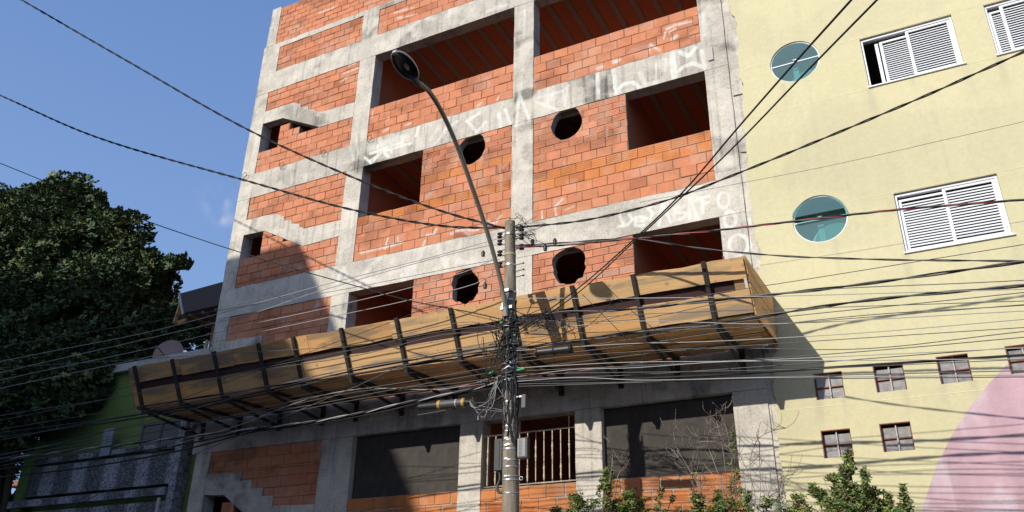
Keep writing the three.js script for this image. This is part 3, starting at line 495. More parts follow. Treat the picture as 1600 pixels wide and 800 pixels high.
// small steel casements
const rust = std({ color: lc(0.2, 0.055, 0.03), roughness: 0.7 }), greyBar = std({ color: lc(0.42, 0.37, 0.33), roughness: 0.5 });
const dirtyReflectTex = tex(256, 256, (i, j, c) => { const n = fbm(i / 30, j / 30, 351, 4), sp = hsh(i >> 1, j >> 1, 3) > 0.988 && n > 0.45 ? 0.3 : 0, v = 0.22 + (n - 0.5) * 0.2 + sp; c[0] = v * 1.1; c[1] = v * 1.02; c[2] = v * 0.98; });  // grey base stands in for reflections in the panes; specks and mottling are grime
const dirtyReflectGlass = std({ map: dirtyReflectTex, roughness: 0.25 });
SMALL.forEach(([x0, x1, y0, y1], k) => {
  const zf = YZ - 0.05, cx = (x0 + x1) / 2 + 0.005, cy = (y0 + y1) / 2 - 0.01;
  const w = mesh('casement_window', merge([bx(x0 + 0.001, x0 + 0.014, y0, y1, zf - 0.05, YZ + 0.002), bx(x0 + 0.014, x1, y1 - 0.013, y1 - 0.001, zf - 0.05, YZ + 0.002), bx(x1 - 0.012, x1 - 0.001, y0 + 0.012, y1 - 0.013, zf - 0.05, zf), bx(x0 + 0.014, x1 - 0.001, y0 + 0.001, y0 + 0.012, zf - 0.05, zf)]), rust, Y);
  mesh('mullion', rbx(cx - 0.01, cx + 0.01, y0 + 0.013, y1 - 0.014, zf - 0.02, zf + 0.012, 0.004), greyBar, w);
  for (const [a, b] of [[x0 + 0.018, cx - 0.012], [cx + 0.012, x1 - 0.016]]) {
    mesh('rail', rbx(a, b, cy - 0.01, cy + 0.008, zf - 0.02, zf + 0.008, 0.004), rust, w);
    for (const [c, d, tl] of [[y0 + 0.016, cy - 0.011, 0.0], [cy + 0.009, y1 - 0.05, 0.12]]) { const g = uvm(bx(a, b, c, d, -0.002, 0.002), 0.5, 0.5, k * 0.13, k * 0.29); const m = mesh('pane', g, dirtyReflectGlass, w); m.position.set(0, 0, zf - 0.024); }
  }
});

// ---------- wooden debris canopy ----------
const woodMap = tex(1024, 512, (i, j, c) => {
  const x = i / 1024 * 3.2, y = j / 512 * 0.64; let yy = y + 0.012 * Math.sin(x * 2.1) + 0.02 * (fbm(x * 1.2, y * 6, 401, 3) - 0.5);
  let kn = 0; for (let q = 0; q < 14; q++) { const kx = hsh(q, 1, 5) * 3.2, ky = hsh(q, 2, 5) * 0.64, d = Math.hypot((x - kx) * 0.8, y - ky), r = 0.012 + 0.012 * hsh(q, 3, 5); yy += 0.02 * Math.exp(-d * d / (r * r * 5)); kn = Math.max(kn, sst(r, r * 0.5, d) * 0.75 + 0.5 * sst(r * 1.5, r * 1.2, d) * sst(r * 0.9, r * 1.2, d)); }
  const g = Math.sin(yy * 260 + 3 * fbm(x * 2, yy * 30, 403, 3)) * 0.5 + 0.5, f = fbm(x * 6, y * 140, 405, 3), bl = fbm(x * 1.4, y * 5, 407, 4), gr = sst(0.5, 0.72, fbm(x * 1.1, y * 7, 409, 5));
  const k = 0.97 + 0.14 * g + 0.3 * (f - 0.5) + 0.42 * (bl - 0.5);
  c[0] = 0.69 * k; c[1] = 0.42 * k; c[2] = 0.185 * k;
  for (let q = 0; q < 3; q++) { c[q] += ([0.17, 0.12, 0.075][q] - c[q]) * kn * 0.8; c[q] += ([0.24, 0.2, 0.15][q] - c[q]) * gr * 0.72; }
});
const woods = [[1, 1, 1], [0.9, 0.8, 0.66], [1.0, 0.95, 0.9], [0.74, 0.72, 0.72]].map((c, i) => { const m = woodMap.clone(); m.offset.set(i * 0.27, i * 0.21); m.needsUpdate = true; return std({ map: m, color: lc(...c), roughness: 0.8, bumpMap: woodMap, bumpScale: 0.0015 }); });
const CAN = thing('debris_canopy', 'long wooden debris canopy of pale boards on dark brackets across the facade', 'canopy', [0, 0, 0]);
{
  const blk = std({ color: lc(0.03, 0.026, 0.022), roughness: 0.75 }), brown = std({ color: lc(0.05, 0.021, 0.017), roughness: 0.8 });
  const T = [6.43, 1.9], Bt = [5.75, 1.54];                       // top and bottom of the leaning front, height and distance from the wall
  const P = (t, o = 0) => { const dy = Bt[0] - T[0], dz = Bt[1] - T[1], l = Math.hypot(dy, dz); return [T[0] + dy * t + o * dz / l, T[1] + dz * t + o * -dy / l]; };
  const board = (x0, x1, t0, t1, o, th, mi, name = 'front_board', sk = 0) => {
    const [ya, za] = P(t0, o), [yb, zb] = P(t1, o), n = Math.max(1, Math.round((x1 - x0) / 0.4)), len = Math.hypot(ya - yb, za - zb);
    const g = new THREE.BoxGeometry(x1 - x0, len, th, n, 1, 1), p = g.attributes.position;
    for (let i = 0; i < p.count; i++) { const x = p.getX(i); p.setY(i, p.getY(i) + (vn(x * 2.3 + x0 * 7, p.getY(i) > 0 ? 1 : 5, 11) - 0.5) * 0.03); p.setZ(i, p.getZ(i) + (vn(x * 1.1 + x0 * 3, 3, 12) - 0.5) * 0.035); }
    g.computeVertexNormals(); const u = uvm(g, 3.2, 0.64, -x0 * 1.7, -t0 * 0.9 - mi * 0.2); u.rotateX(-Math.atan2(T[1] - Bt[1], T[0] - Bt[0]) * -1); u.rotateZ(sk); u.translate((x0 + x1) / 2, (ya + yb) / 2, (za + zb) / 2);
    return mesh(name, u, woods[mi], CAN);
  };
  const posts = []; for (let x = -13.44; x < -1.9; x += 1.0) posts.push(x + (posts.length === 0 ? 0 : 0));
  const PX = [-13.44, -12.44, -11.4, -10.35, -9.57, -8.55, -7.45, -6.44, -5.42, -4.39, -3.46, -2.46];
  const cutsU = [-13.64, -12.3, -11.0, -9.3, -7.6, -6.0, -4.41, -1.93], cutsL = [-13.64, -11.3, -9.5, -7.4, -5.3, -3.47, -1.93];
  cutsU.slice(1).forEach((x, i) => board(cutsU[i] + 0.004, x - 0.004, 0.0, 0.385, 0, 0.025, [3, 3, 1, 1, 0, 2, 0][i], 'front_board', rr(-0.003, 0.003)));
  cutsL.slice(1).forEach((x, i) => board(cutsL[i] + 0.004, x - 0.004, 0.575, 0.985, 0, 0.025, [1, 3, 0, 0, 1, 0, 2][i], 'front_board', rr(-0.003, 0.003)));
  { const [ya, za] = P(0.27, -0.03), [yb, zb] = P(0.7, -0.03), g = bx(-13.5, -2.08, -Math.hypot(ya - yb, za - zb) / 2, Math.hypot(ya - yb, za - zb) / 2, -0.005, 0.005); g.rotateX(Math.atan2(T[1] - Bt[1], T[0] - Bt[0])); g.translate(0, (ya + yb) / 2, (za + zb) / 2); mesh('brown_backing_sheet', g, brown, CAN); }
  for (const x of [-13.62, -2.05]) { const [ya, za] = P(0.3, -0.02), [yb, zb] = P(0.68, -0.02); mesh('end_cleat', uvm(bar([x, ya, za], [x, yb, zb], 0.13, 0.02), 3.2, 0.64), woods[1], CAN); }
  // brackets: leaning post on the front, joist under the floor, strut back to the wall
  PX.forEach((x) => {
    const [ya, za] = P(-0.03, 0.03), [yb, zb] = P(1.16, 0.03);
    const b = mesh('bracket', bar([x, ya, za], [x, yb, zb], 0.055, 0.06), blk, CAN);
    mesh('joist', bar([x, 5.7, 1.56], [x, 5.76, 0.0], 0.05, 0.05), blk, b);
    mesh('strut', bar([x, 5.66, 1.5], [x, 5.5, 0.0], 0.04, 0.045), blk, b);
    mesh('wall_plate', bx(x - 0.04, x + 0.04, 5.42, 5.84, 0.002, 0.04), blk, b);
  });
  // floor boards
  let mi = 0; for (const [z0, z1] of [[0.06, 0.32], [0.4, 0.66], [0.74, 1.0], [1.06, 1.3], [1.33, 1.51]]) { let x = -13.6; while (x < -1.95) { const L = Math.min(rr(2.4, 3.2), -1.95 - x); const y = 5.84 - 0.05 * z0; mesh('floor_board', uvm(bx(x + 0.004, x + L - 0.004, y - 0.045, y - 0.022, z0, z1), 3.2, 0.64, rr(0, 3), rr(0, 1)), woods[mi++ % 4], CAN); x += L; } }
  mesh('floor_sheet', bx(-13.6, -1.96, 5.83, 5.84, 0.05, 1.5), brown, CAN);
  // ends
  for (const [x, s] of [[-1.93, 1], [-13.655, -1]]) {
    const sh = new THREE.Shape([[0.02, 5.8], [1.53, 5.72], [1.72, 6.1], [0.02, 6.2]].map(p => new THREE.Vector2(p[0], p[1])));
    const sh2 = new THREE.Shape([[0.02, 6.215], [1.73, 6.115], [1.9, 6.43], [0.02, 6.57]].map(p => new THREE.Vector2(p[0], p[1])));
    for (const q of [sh, sh2]) { const g = new THREE.ExtrudeGeometry(q, { depth: 0.022, bevelEnabled: false }); g.rotateY(-Math.PI / 2); g.translate(x + 0.022, 0, 0); mesh('end_board', uvm(g, 3.2, 0.64, x), woods[s > 0 ? 1 : 3], CAN); }
    { const q = new THREE.Shape([[0.03, 5.8], [1.5, 5.72], [1.86, 6.4], [0.03, 6.5]].map(p => new THREE.Vector2(p[0], p[1]))), g = new THREE.ExtrudeGeometry(q, { depth: 0.008, bevelEnabled: false }); g.rotateY(-Math.PI / 2); g.translate(x + (s > 0 ? -0.006 : 0.034), 0, 0); mesh('added_end_sheet', g, brown, CAN); }  // sheet added inside the end boards to stop sun leaking through their gap
    mesh('end_post', uvm(bx(x - 0.07, x - 0.016, 5.7, 6.5, 0.02, 0.1), 3.2, 0.64), woods[3], CAN);
  }
  mesh('rusty_stub', rod([-2.19, 6.36, 1.83], [-2.21, 6.52, 1.8], 0.012, 0.012, 6), rust, CAN);
}

// ---------- utility pole ----------
const PZ = 2.5, poleTop = at(797, 347, PZ), poleLow = at(798, 790, PZ), POLE0 = 0.13;
const poleX = (y) => poleTop.x + (poleLow.x - poleTop.x) * (poleTop.y - y) / (poleTop.y - poleLow.y);
const poleR = (y) => 0.076 + (poleTop.y - y) * 0.0085;
M.pole = std({ map: rep(tex(256, 512, (i, j, c) => { const v = 0.2 + (fbm(i / 30, j / 60, 501, 4) - 0.5) * 0.2 + (fbm(i / 3, j / 3, 503, 2) - 0.5) * 0.08 - sst(0.6, 0.75, fbm(i / 12, j / 120, 505, 3)) * 0.08; c[0] = v * 1.12; c[1] = v * 0.93; c[2] = v * 0.68; }), 1, 3), bumpMap: concBump, bumpScale: 0.003 });
const black = std({ color: lc(0.012, 0.012, 0.013), roughness: 0.8 }), rubber = std({ color: lc(0.022, 0.022, 0.024), roughness: 0.45 }), greyW = std({ color: lc(0.085, 0.083, 0.08), roughness: 0.5 }), paleW = std({ color: lc(0.34, 0.33, 0.31), roughness: 0.45 }), redW = std({ color: lc(0.3, 0.035, 0.03), roughness: 0.45 }), zinc = std({ color: lc(0.45, 0.45, 0.44), roughness: 0.45, metalness: 0.75 }), green = std({ color: lc(0.03, 0.28, 0.1), roughness: 0.5 }), amber = std({ color: lc(0.42, 0.23, 0.03), roughness: 0.5 });
const PO = thing('utility_pole', 'tapered round concrete utility pole crowded with straps, insulators and cables', 'utility pole', [poleX(POLE0), POLE0, PZ]);
const pl = (g) => { g.translate(-poleX(POLE0), -POLE0, -PZ); return g; };
{
  mesh('shaft', pl(rod([poleX(POLE0), POLE0, PZ], [poleTop.x, poleTop.y, PZ], poleR(POLE0), 0.076, 28)), M.pole, PO);
  mesh('shaft_cap', pl(new THREE.SphereGeometry(0.074, 16, 6, 0, 6.283, 0, 1.57).scale(1, 0.25, 1).translate(poleTop.x, poleTop.y, PZ)), M.pole, PO);
  const yOf = (py) => at(797, py, PZ).y;
  const strap = (py, h, m = zinc, tilt = 0) => { const y = yOf(py), g = new THREE.CylinderGeometry(poleR(y) + 0.005, poleR(y) + 0.006, h, 24, 1, true); g.rotateX(tilt); g.translate(poleX(y), y, PZ); mesh('strap', pl(g), m, PO); };
  for (const [py, h] of [[368, 0.03], [416, 0.03], [458, 0.035], [471, 0.02], [485, 0.03], [500, 0.02], [530, 0.025], [548, 0.02], [570, 0.025], [590, 0.02], [597, 0.02], [630, 0.02], [641, 0.018], [668, 0.02], [675, 0.012], [688, 0.018], [697, 0.022], [703, 0.02], [720, 0.02], [730, 0.014], [745, 0.012], [751, 0.018], [771, 0.012]]) strap(py, h, zinc, rr(-0.06, 0.06));
  strap(399, 0.03, std({ color: lc(0.4, 0.32, 0.18), roughness: 0.6 }));
  for (const py of [687, 698, 719, 746]) { const y = yOf(py); mesh('strap_buckle', pl(rbx(poleX(y) - 0.035, poleX(y) + 0.02, y - 0.012, y + 0.012, PZ + poleR(y) + 0.003, PZ + poleR(y) + 0.014, 0.004)), zinc, PO); }
  // racks of spool insulators on both sides
  const spool = (x, y, z, m) => { const g = new THREE.LatheGeometry([[0.004, -0.04], [0.036, -0.036], [0.04, -0.02], [0.022, -0.008], [0.022, 0.008], [0.04, 0.02], [0.036, 0.036], [0.004, 0.04]].map(p => new THREE.Vector2(...p)), 14); g.translate(x, y, z); return mesh('spool_insulator', pl(g), m, PO); };
  for (const py of [368, 379, 396, 414]) { const p = at(781, py, PZ); spool(p.x, p.y, PZ, rubber); mesh('insulator_arm', pl(merge([rod([p.x, p.y + 0.042, PZ], [poleX(p.y) - 0.05, p.y + 0.045, PZ], 0.008), rod([p.x, p.y - 0.042, PZ], [poleX(p.y) - 0.05, p.y - 0.045, PZ], 0.008)])), greyW, PO); }
  for (const py of [357, 370, 386]) { const p = at(815, py, PZ); spool(p.x, p.y, PZ, rubber); mesh('insulator_arm', pl(rod([p.x, p.y, PZ], [poleX(p.y) + 0.05, p.y - 0.02, PZ], 0.01)), greyW, PO); }
  for (const py of [411, 421, 430]) { const p = at(818, py, PZ); mesh('step_bolt', pl(merge([rod([poleX(p.y), p.y - 0.01, PZ], [p.x, p.y, PZ], 0.007), rod([p.x - 0.01, p.y, PZ], [p.x + 0.008, p.y, PZ], 0.014)])), greyW, PO); }
  for (const [x, y] of [[832, 379], [852, 388], [867, 378], [755, 397], [758, 447]]) { const p = at(x, y, PZ); mesh('clamp_insulator', pl(merge([rod([p.x, p.y - 0.035, PZ], [p.x, p.y + 0.03, PZ], 0.026, 0.03, 10), rod([p.x, p.y + 0.03, PZ], [p.x, p.y + 0.05, PZ], 0.014, 0.02, 8)])), rubber, PO); }
  mesh('hook_ring', pl(new THREE.TorusGeometry(0.022, 0.005, 6, 16).translate(at(816, 748, PZ).x, at(816, 748, PZ).y, PZ + 0.03)), zinc, PO);
  // tangle of down leads strapped to the shaft and loops thrown off it
  for (let k = 0; k < 24; k++) {
    const a = rr(-1.5, 1.7), y0 = yOf(rr(470, 520)), y1 = yOf(rr(590, 700)), pts = [];
    for (let t = 0; t <= 1.001; t += 0.125) { const y = y0 + (y1 - y0) * t, aa = a + rr(-0.3, 0.3), R = poleR(y) + rr(0.006, 0.05) * (k < 8 ? 1 : 0.4); pts.push([poleX(y) + Math.sin(aa) * R, y, PZ + Math.cos(aa) * R]); }
    mesh('down_lead', pl(tube(pts, rr(0.005, 0.013), 40, 5)), k % 4 === 1 ? greyW : black, PO);
  }
  for (let k = 0; k < 44; k++) {
    const y = yOf(rr(500, 600)), R = poleR(y) + 0.012, a = rr(-0.9, 2.2), h = rr(0.01, 0.05);
    mesh('wrap', pl(tube(Array.from({ length: 9 }, (_, i) => { const q = a + i / 8 * rr(2.4, 3.4) - 1.6; return [poleX(y) + Math.sin(q) * R * rr(1, 1.25), y + (i / 8 - 0.5) * h + rr(-0.02, 0.02), PZ + Math.cos(q) * R * rr(1, 1.25)]; }), rr(0.005, 0.014), 24, 5)), [black, black, rubber, greyW, black, black, zinc][k % 7], PO);
  }
  const loops = [[765, 618, 50, 70, 3, 0.0028, paleW], [768, 612, 46, 80, 6, 0.003, black], [775, 560, 36, 90, 8, 0.006, black], [840, 365, 70, 40, 6, 0.004, black], [820, 350, 40, 34, 5, 0.0035, black], [862, 500, 44, 46, 6, 0.005, black], [885, 515, 30, 40, 4, 0.005, black], [770, 520, 40, 60, 5, 0.005, black]];
  for (const [cx, cy, w, h, n, r, m] of loops) for (let k = 0; k < n; k++) {
    const s = at(797, cy + rr(-h, h) * 0.5, PZ + 0.09), mid = at(cx + rr(-w, w) * 0.5, cy + rr(-h, h) * 0.55, PZ + rr(0.02, 0.2)), m2 = at(cx + rr(-w, w) * 0.6, cy + rr(-h, h) * 0.5, PZ + rr(0, 0.2)), e = at(797 + (cx > 797 ? rr(0, 60) : rr(-50, 0)), cy + rr(-h, h) * 0.5, PZ + 0.05);
    mesh('loose_loop', pl(tube([s, mid, m2, e], r, 26, 5)), m, PO);
  }
  for (const [x, y] of [[747, 653], [752, 532], [735, 628], [760, 645]]) { const p = at(x, y, PZ + 0.08); mesh('wire_tip', pl(rod([p.x, p.y - 0.03, p.z], [p.x, p.y + 0.03, p.z], 0.007)), paleW, PO); }
  for (const [a, b] of [[[764, 584], [775, 580]], [[808, 579], [820, 576]], [[782, 505], [788, 503]], [[797, 523], [806, 524]]]) mesh('green_clamp', pl(rod(at(...a, PZ + 0.06), at(...b, PZ + 0.06), 0.02, 0.02, 8)), green, PO);
  // bracket that holds the lamp arm
  const py = yOf(470); mesh('arm_bracket', pl(merge([bx(poleX(py) - 0.1, poleX(py) - 0.06, yOf(486), yOf(452), PZ + 0.02, PZ + 0.06), bx(poleX(py) - 0.1, poleX(py) + 0.08, yOf(459), yOf(455), PZ + 0.05, PZ + 0.11), bx(poleX(py) - 0.1, poleX(py) + 0.08, yOf(486), yOf(482), PZ + 0.05, PZ + 0.11)])), zinc, PO);
}
// boxes hung on the pole
{
  const box = (name, label, a, b, z0, z1, m) => { const p = at(...a, z1), q = at(...b, z1), g = thing(name, label, 'box', [(p.x + q.x) / 2, q.y, (z0 + z1) / 2]); const w = Math.abs(q.x - p.x), h = p.y - q.y; mesh('case', rbx(-w / 2, w / 2, 0, h, -(z1 - z0) / 2, (z1 - z0) / 2, 0.012), m, g); return [g, w, h]; };
  const [g1, w1, h1] = box('terminal_box', 'tall black terminal box strapped to the pole in front of the grille', [772, 686], [784, 735], PZ - 0.02, PZ + 0.08, std({ color: lc(0.03, 0.033, 0.036), roughness: 0.6 }));
  mesh('lid_seam', bx(w1 * 0.15, w1 * 0.2, 0.03, h1 - 0.03, 0.049, 0.053), black, g1); mesh('cable_tail', tube([[0, 0, 0], [0.01, -0.09, 0], [-0.02, -0.2, 0.01], [0.02, -0.27, 0.03], [0.1, -0.27, 0.03]], 0.018, 24, 8), rubber, g1);
  const [g2, w2, h2] = box('meter_box', 'small black box with a ribbed pale label on the pole', [808, 684], [824, 715], PZ - 0.02, PZ + 0.06, std({ color: lc(0.05, 0.048, 0.045), roughness: 0.6 }));
  const cv = document.createElement('canvas'); cv.width = 96; cv.height = 192; const cx = cv.getContext('2d'); cx.fillStyle = '#8c8c8c'; cx.fillRect(0, 0, 96, 192); cx.fillStyle = '#1c1c1c'; cx.fillRect(54, 4, 6, 184);
  cx.strokeStyle = '#1c1c1c'; cx.lineWidth = 7; for (let k = 0; k < 6; k++) { cx.strokeRect(20, 14 + k * 30, 24, 18); } for (let k = 0; k < 9; k++) { cx.lineWidth = 4; cx.beginPath(); cx.moveTo(66, 16 + k * 20); cx.lineTo(86, 16 + k * 20); cx.stroke(); }
  const ct = new THREE.CanvasTexture(cv); ct.colorSpace = THREE.SRGBColorSpace; const lb = mesh('label_plate', new THREE.PlaneGeometry(w2 * 0.72, h2 * 0.84), std({ map: ct, roughness: 0.5 }), g2); lb.position.set(-w2 * 0.08, h2 * 0.52, 0.0425);
  const [g3, w3, h3] = box('junction_box', 'little grey junction box high on the pole below the wire tangle', [814, 616], [821, 637], PZ - 0.01, PZ + 0.06, std({ color: lc(0.08, 0.08, 0.08), roughness: 0.6 })); mesh('bracket_arm', bx(-0.12, -w3 / 2, h3 * 0.85, h3 * 0.95, -0.01, 0.01), zinc, g3);
  // splice closures on the cable bundles
  const A = at(655, 636, PZ + 0.05), Bq = at(729, 629, PZ + 0.05), s1 = thing('splice_closure', 'black splice closure with amber bands hanging beside the pole', 'splice closure', [Bq.x, Bq.y, Bq.z]); const L = Bq.x - A.x, dy = Bq.y - A.y, lp = (t) => [-L * (1 - t), -dy * (1 - t), 0];
  mesh('body', rod(lp(0.45), lp(1), 0.062, 0.062, 18), std({ color: lc(0.06, 0.06, 0.062), roughness: 0.5 }), s1); mesh('sleeve', rod(lp(0), lp(0.45), 0.04, 0.056, 16), rubber, s1);
  for (const [t, h] of [[0.42, 0.03], [0.92, 0.028]]) mesh('amber_band', rod(lp(t), lp(t + 0.055), 0.066, 0.066, 18), amber, s1);
  mesh('pale_band', rod(lp(0.79), lp(0.815), 0.0635, 0.0635, 18), paleW, s1); mesh('end_cap', rod(lp(1), lp(1.08), 0.05, 0.03, 12), rubber, s1);
  mesh('bracket_rod', rod([-L, -0.1, 0.03], [-L * 0.4, -0.08, 0.03], 0.006), greyW, s1);
  for (let k = 0; k < 7; k++) mesh('cable_tail', tube([lp(1.06), [0.08 + rr(0, 0.06), rr(-0.1, 0.06), rr(0, 0.08)], [0.2 + rr(0, 0.1), rr(-0.32, -0.05), rr(0, 0.1)], [0.38 + rr(0, 0.06), rr(-0.2, 0.1), 0.06], [0.5, rr(0.1, 0.3), 0.05]], 0.0038, 30, 5), k % 3 ? greyW : paleW, s1);
  const C = at(838, 551, PZ + 0.06), E2 = at(893, 545, PZ + 0.06), s2 = thing('splice_closure', 'plain black splice closure slung under the canopy on the grille side of the pole', 'splice closure', [C.x, C.y, C.z]);
  mesh('body', rod([0, 0, 0], [E2.x - C.x, E2.y - C.y, 0], 0.052, 0.056, 18), rubber, s2); for (const t of [0.02, 0.5, 0.95]) mesh('band', rod([(E2.x - C.x) * t, (E2.y - C.y) * t, 0], [(E2.x - C.x) * (t + 0.04), (E2.y - C.y) * (t + 0.04), 0], 0.06, 0.06, 18), black, s2);
}
// ---------- street lamp ----------
{
  const X = -5.1, pts = [[791, 484], [784, 447], [765, 375], [750, 328], [735, 285], [719, 240], [700, 195], [686, 167], [672, 145], [661, 134], [651, 128]].map(p => atX(p[0], p[1], X));
  pts[0].z = PZ + 0.13;
  const L = thing('street_lamp', 'street lamp head on a long bowed arm clamped to the pole', 'street lamp', [X, pts[0].y, pts[0].z]);
  const o = pts[0].clone(); const loc = pts.map(p => p.clone().sub(o));
  mesh('arm', tube(loc, 0.031, 60, 12), std({ color: lc(0.22, 0.2, 0.15), roughness: 0.6, metalness: 0.2 }), L);
  mesh('arm_foot', rod([0, -0.1, -0.02], [0, 0.2, 0.035], 0.04, 0.034, 12), std({ color: lc(0.25, 0.24, 0.22), roughness: 0.6 }), L);
  const tip = loc[loc.length - 1], hd = atX(633, 103, X).sub(o);
  const dir = hd.clone().sub(tip).normalize(), head = new THREE.Object3D();
  const q = new THREE.Quaternion().setFromUnitVectors(new THREE.Vector3(0, 0, 1), dir), put = (g) => { g.applyQuaternion(q); g.translate(hd.x, hd.y, hd.z); return g; };
  const grey = std({ color: lc(0.3, 0.3, 0.29), roughness: 0.45, metalness: 0.3 }), RX = 0.135, RZ = 0.235;
  mesh('shell', put(new THREE.SphereGeometry(1, 28, 12, 0, 6.2832, 0, Math.PI / 2).scale(RX, 0.1, RZ)), grey, L);
  mesh('rim', put(new THREE.TorusGeometry(1, 0.045, 8, 40).rotateX(Math.PI / 2).scale(RX, 0.28, RZ)), grey, L);
  mesh('reflector', put(new THREE.SphereGeometry(1, 28, 12, 0, 6.2832, 0, Math.PI / 2).scale(RX * 0.93, 0.085, RZ * 0.93)), std({ color: lc(0.06, 0.058, 0.05), roughness: 0.28, metalness: 0.5, side: THREE.DoubleSide }), L);
  mesh('bulb', put(new THREE.SphereGeometry(0.03, 12, 8).scale(1, 1, 2).translate(0, 0.02, -0.03)), std({ color: lc(0.25, 0.25, 0.22), roughness: 0.2 }), L);
  mesh('clip', put(rbx(-0.03, 0.03, -0.03, 0.02, RZ - 0.03, RZ + 0.015, 0.005)), paleW, L);
  mesh('neck', rod(tip.clone().addScaledVector(dir, -0.06), hd.clone().addScaledVector(dir, -RZ * 0.85), 0.036, 0.045, 12), std({ color: lc(0.06, 0.06, 0.055), roughness: 0.6 }), L);
}
// ---------- overhead wires: each hangs in the plane of the pole line, or runs out over the street ----------
const ext = (P, n) => { const a = P[P.length - 2], b = P[P.length - 1], d = b.clone().sub(a).normalize(); return b.clone().addScaledVector(d, n); };
function wire(label, group, pts, z, r, m, o = {}) {
  const n = pts.length, P = pts.map((p, i) => at(p[0], p[1], p.length > 2 ? p[2] : Array.isArray(z) ? z[0] + (z[1] - z[0]) * i / (n - 1) : z));
  r *= 1.12; if (o.out !== 0) P.push(ext(P, o.out || 8));
  const seg = Math.max(24, P.length * 10);
  if (!o.twist) { const w = mesh(o.name || 'overhead_wire', tube(P, r, seg, 5), m); return tag(w, label, 'wire', group); }
  const g = thing(o.name || 'overhead_wire', label, 'wire', undefined, group), cv = new THREE.CatmullRomCurve3(P, false, 'centripetal'), len = cv.getLength(), turns = len / (o.pitch || 0.5), N2 = Math.min(900, Math.round(turns * 8));
  m.forEach((mm, k) => { const q = []; for (let i = 0; i <= N2; i++) { const t = i / N2, p = cv.getPointAt(t), a = t * turns * 6.2832 + k * 6.2832 / m.length; q.push(new THREE.Vector3(p.x, p.y + Math.cos(a) * r * 1.05, p.z + Math.sin(a) * r * 1.05)); } mesh('strand', new THREE.TubeGeometry(new THREE.CatmullRomCurve3(q), N2 * 2, r, 5), mm, g); });
  return g;
}
{
  // over the street to the left
  wire('black twisted service cable rising over the street from the pole top past the block corner', null, [[790, 357, 2.5], [700, 333, 2.8], [600, 297, 3.1], [400, 209, 3.9], [200, 96, 4.8], [34, 0, 5.6]], 0, 0.0095, [black, black], { twist: 1, name: 'service_cable' });
  wire('black twisted service cable running level from the pole top across the third storey', null, [[795, 356, 2.5], [700, 354, 2.7], [560, 330, 3], [380, 281, 3.4], [150, 214, 3.9], [0, 149, 4.3]], 0, 0.0095, [black, black], { twist: 1, name: 'service_cable' });
  wire('plain black cable slanting across the stair bay towards the tree top', null, [[788, 500, 2.5], [740, 489, 2.6], [645, 471, 2.8], [560, 448, 3], [400, 402, 3.4], [200, 335, 3.9], [0, 255, 4.4]], 0, 0.0075, black, { name: 'service_cable' });
  // bare line wires to the left
  for (const p of [[[781, 372], [757, 379], [673, 402], [480, 452], [400, 474], [240, 517], [70, 551]], [[781, 382], [757, 385], [673, 405], [480, 461], [400, 488], [240, 527], [70, 566]], [[781, 399], [742, 419], [643, 449], [480, 488], [400, 505], [240, 543], [70, 579]], [[781, 417], [755, 438], [643, 468], [504, 498], [400, 520], [240, 556], [75, 591]]])
    wire('thin bare line wire from the pole insulators past the stair bay to the tree', 'line wires from the insulators to the tree', p, PZ, 0.0055, paleW, { name: 'line_wire' });
  wire('thin grey wire hanging just below the second floor beam', null, [[781, 405], [740, 412], [560, 448], [480, 462], [360, 482]], PZ, 0.004, greyW, { out: 12, name: 'line_wire' });
  // telephone bundles to the left
  const leftB = [[[790, 540], [750, 545], [550, 580], [400, 614], [235, 645], [0, 677]], [[790, 546], [740, 552], [560, 584], [400, 618], [235, 650], [0, 684]]];
  for (const p of leftB) wire('thick black telephone cable under the canopy front towards the tree', 'thick telephone cables under the canopy front', p, PZ, 0.0125, black, { name: 'telephone_cable' });
  for (const p of [[[790, 600], [690, 616], [600, 640], [480, 661], [400, 671], [300, 692], [150, 715], [0, 733]], [[790, 604], [690, 621], [600, 643], [480, 664], [400, 674], [290, 702], [150, 728], [0, 746]]]) wire('thick black telephone cable sagging low across the first storey and the green house', 'low telephone cables over the green house', p, PZ, 0.013, black, { name: 'telephone_cable' });
  wire('frayed grey telephone bundle from the pole foot of the tangle along the first floor beam', null, [[790, 595], [720, 612], [640, 628], [560, 646], [480, 660], [380, 672]], PZ + 0.03, 0.009, [paleW, greyW, black], { twist: 1, pitch: 0.9, name: 'telephone_cable', out: 10 });
  wire('bright thin cable slanting from the tangle down to the mosaic pier', null, [[790, 585], [700, 607], [600, 575 + 50], [500, 645], [430, 640], [300, 688]].slice(0, 2).concat([[560, 578 + 30], [470, 627], [380, 662], [290, 690]]), PZ + 0.02, 0.005, paleW, { out: 0.4, name: 'drop_wire' });
  for (const p of [[[790, 520], [700, 522], [560, 555], [400, 580], [240, 612], [60, 640]], [[790, 530], [640, 560], [480, 590], [300, 640], [100, 690], [0, 712]], [[790, 570], [640, 596], [480, 622], [340, 655], [150, 690], [0, 716]], [[790, 578], [640, 604], [480, 634], [320, 660], [120, 700], [0, 722]]])
    wire('thin dark telephone wire in the fan beside the canopy front', 'thin telephone wires fanning towards the green house', p, PZ + 0.04, 0.0055, greyW, { name: 'telephone_wire' });
  for (const p of [[[790, 560], [700, 574], [600, 590], [500, 612], [350, 640]], [[790, 512], [720, 508], [640, 530], [560, 545], [470, 560]], [[790, 505], [735, 492], [680, 478], [620, 500]]]) wire('thin slack black wire looping over the canopy boards beside the pole', 'slack wires over the canopy boards', p, PZ + 0.05, 0.004, black, { out: 6, name: 'telephone_wire' });

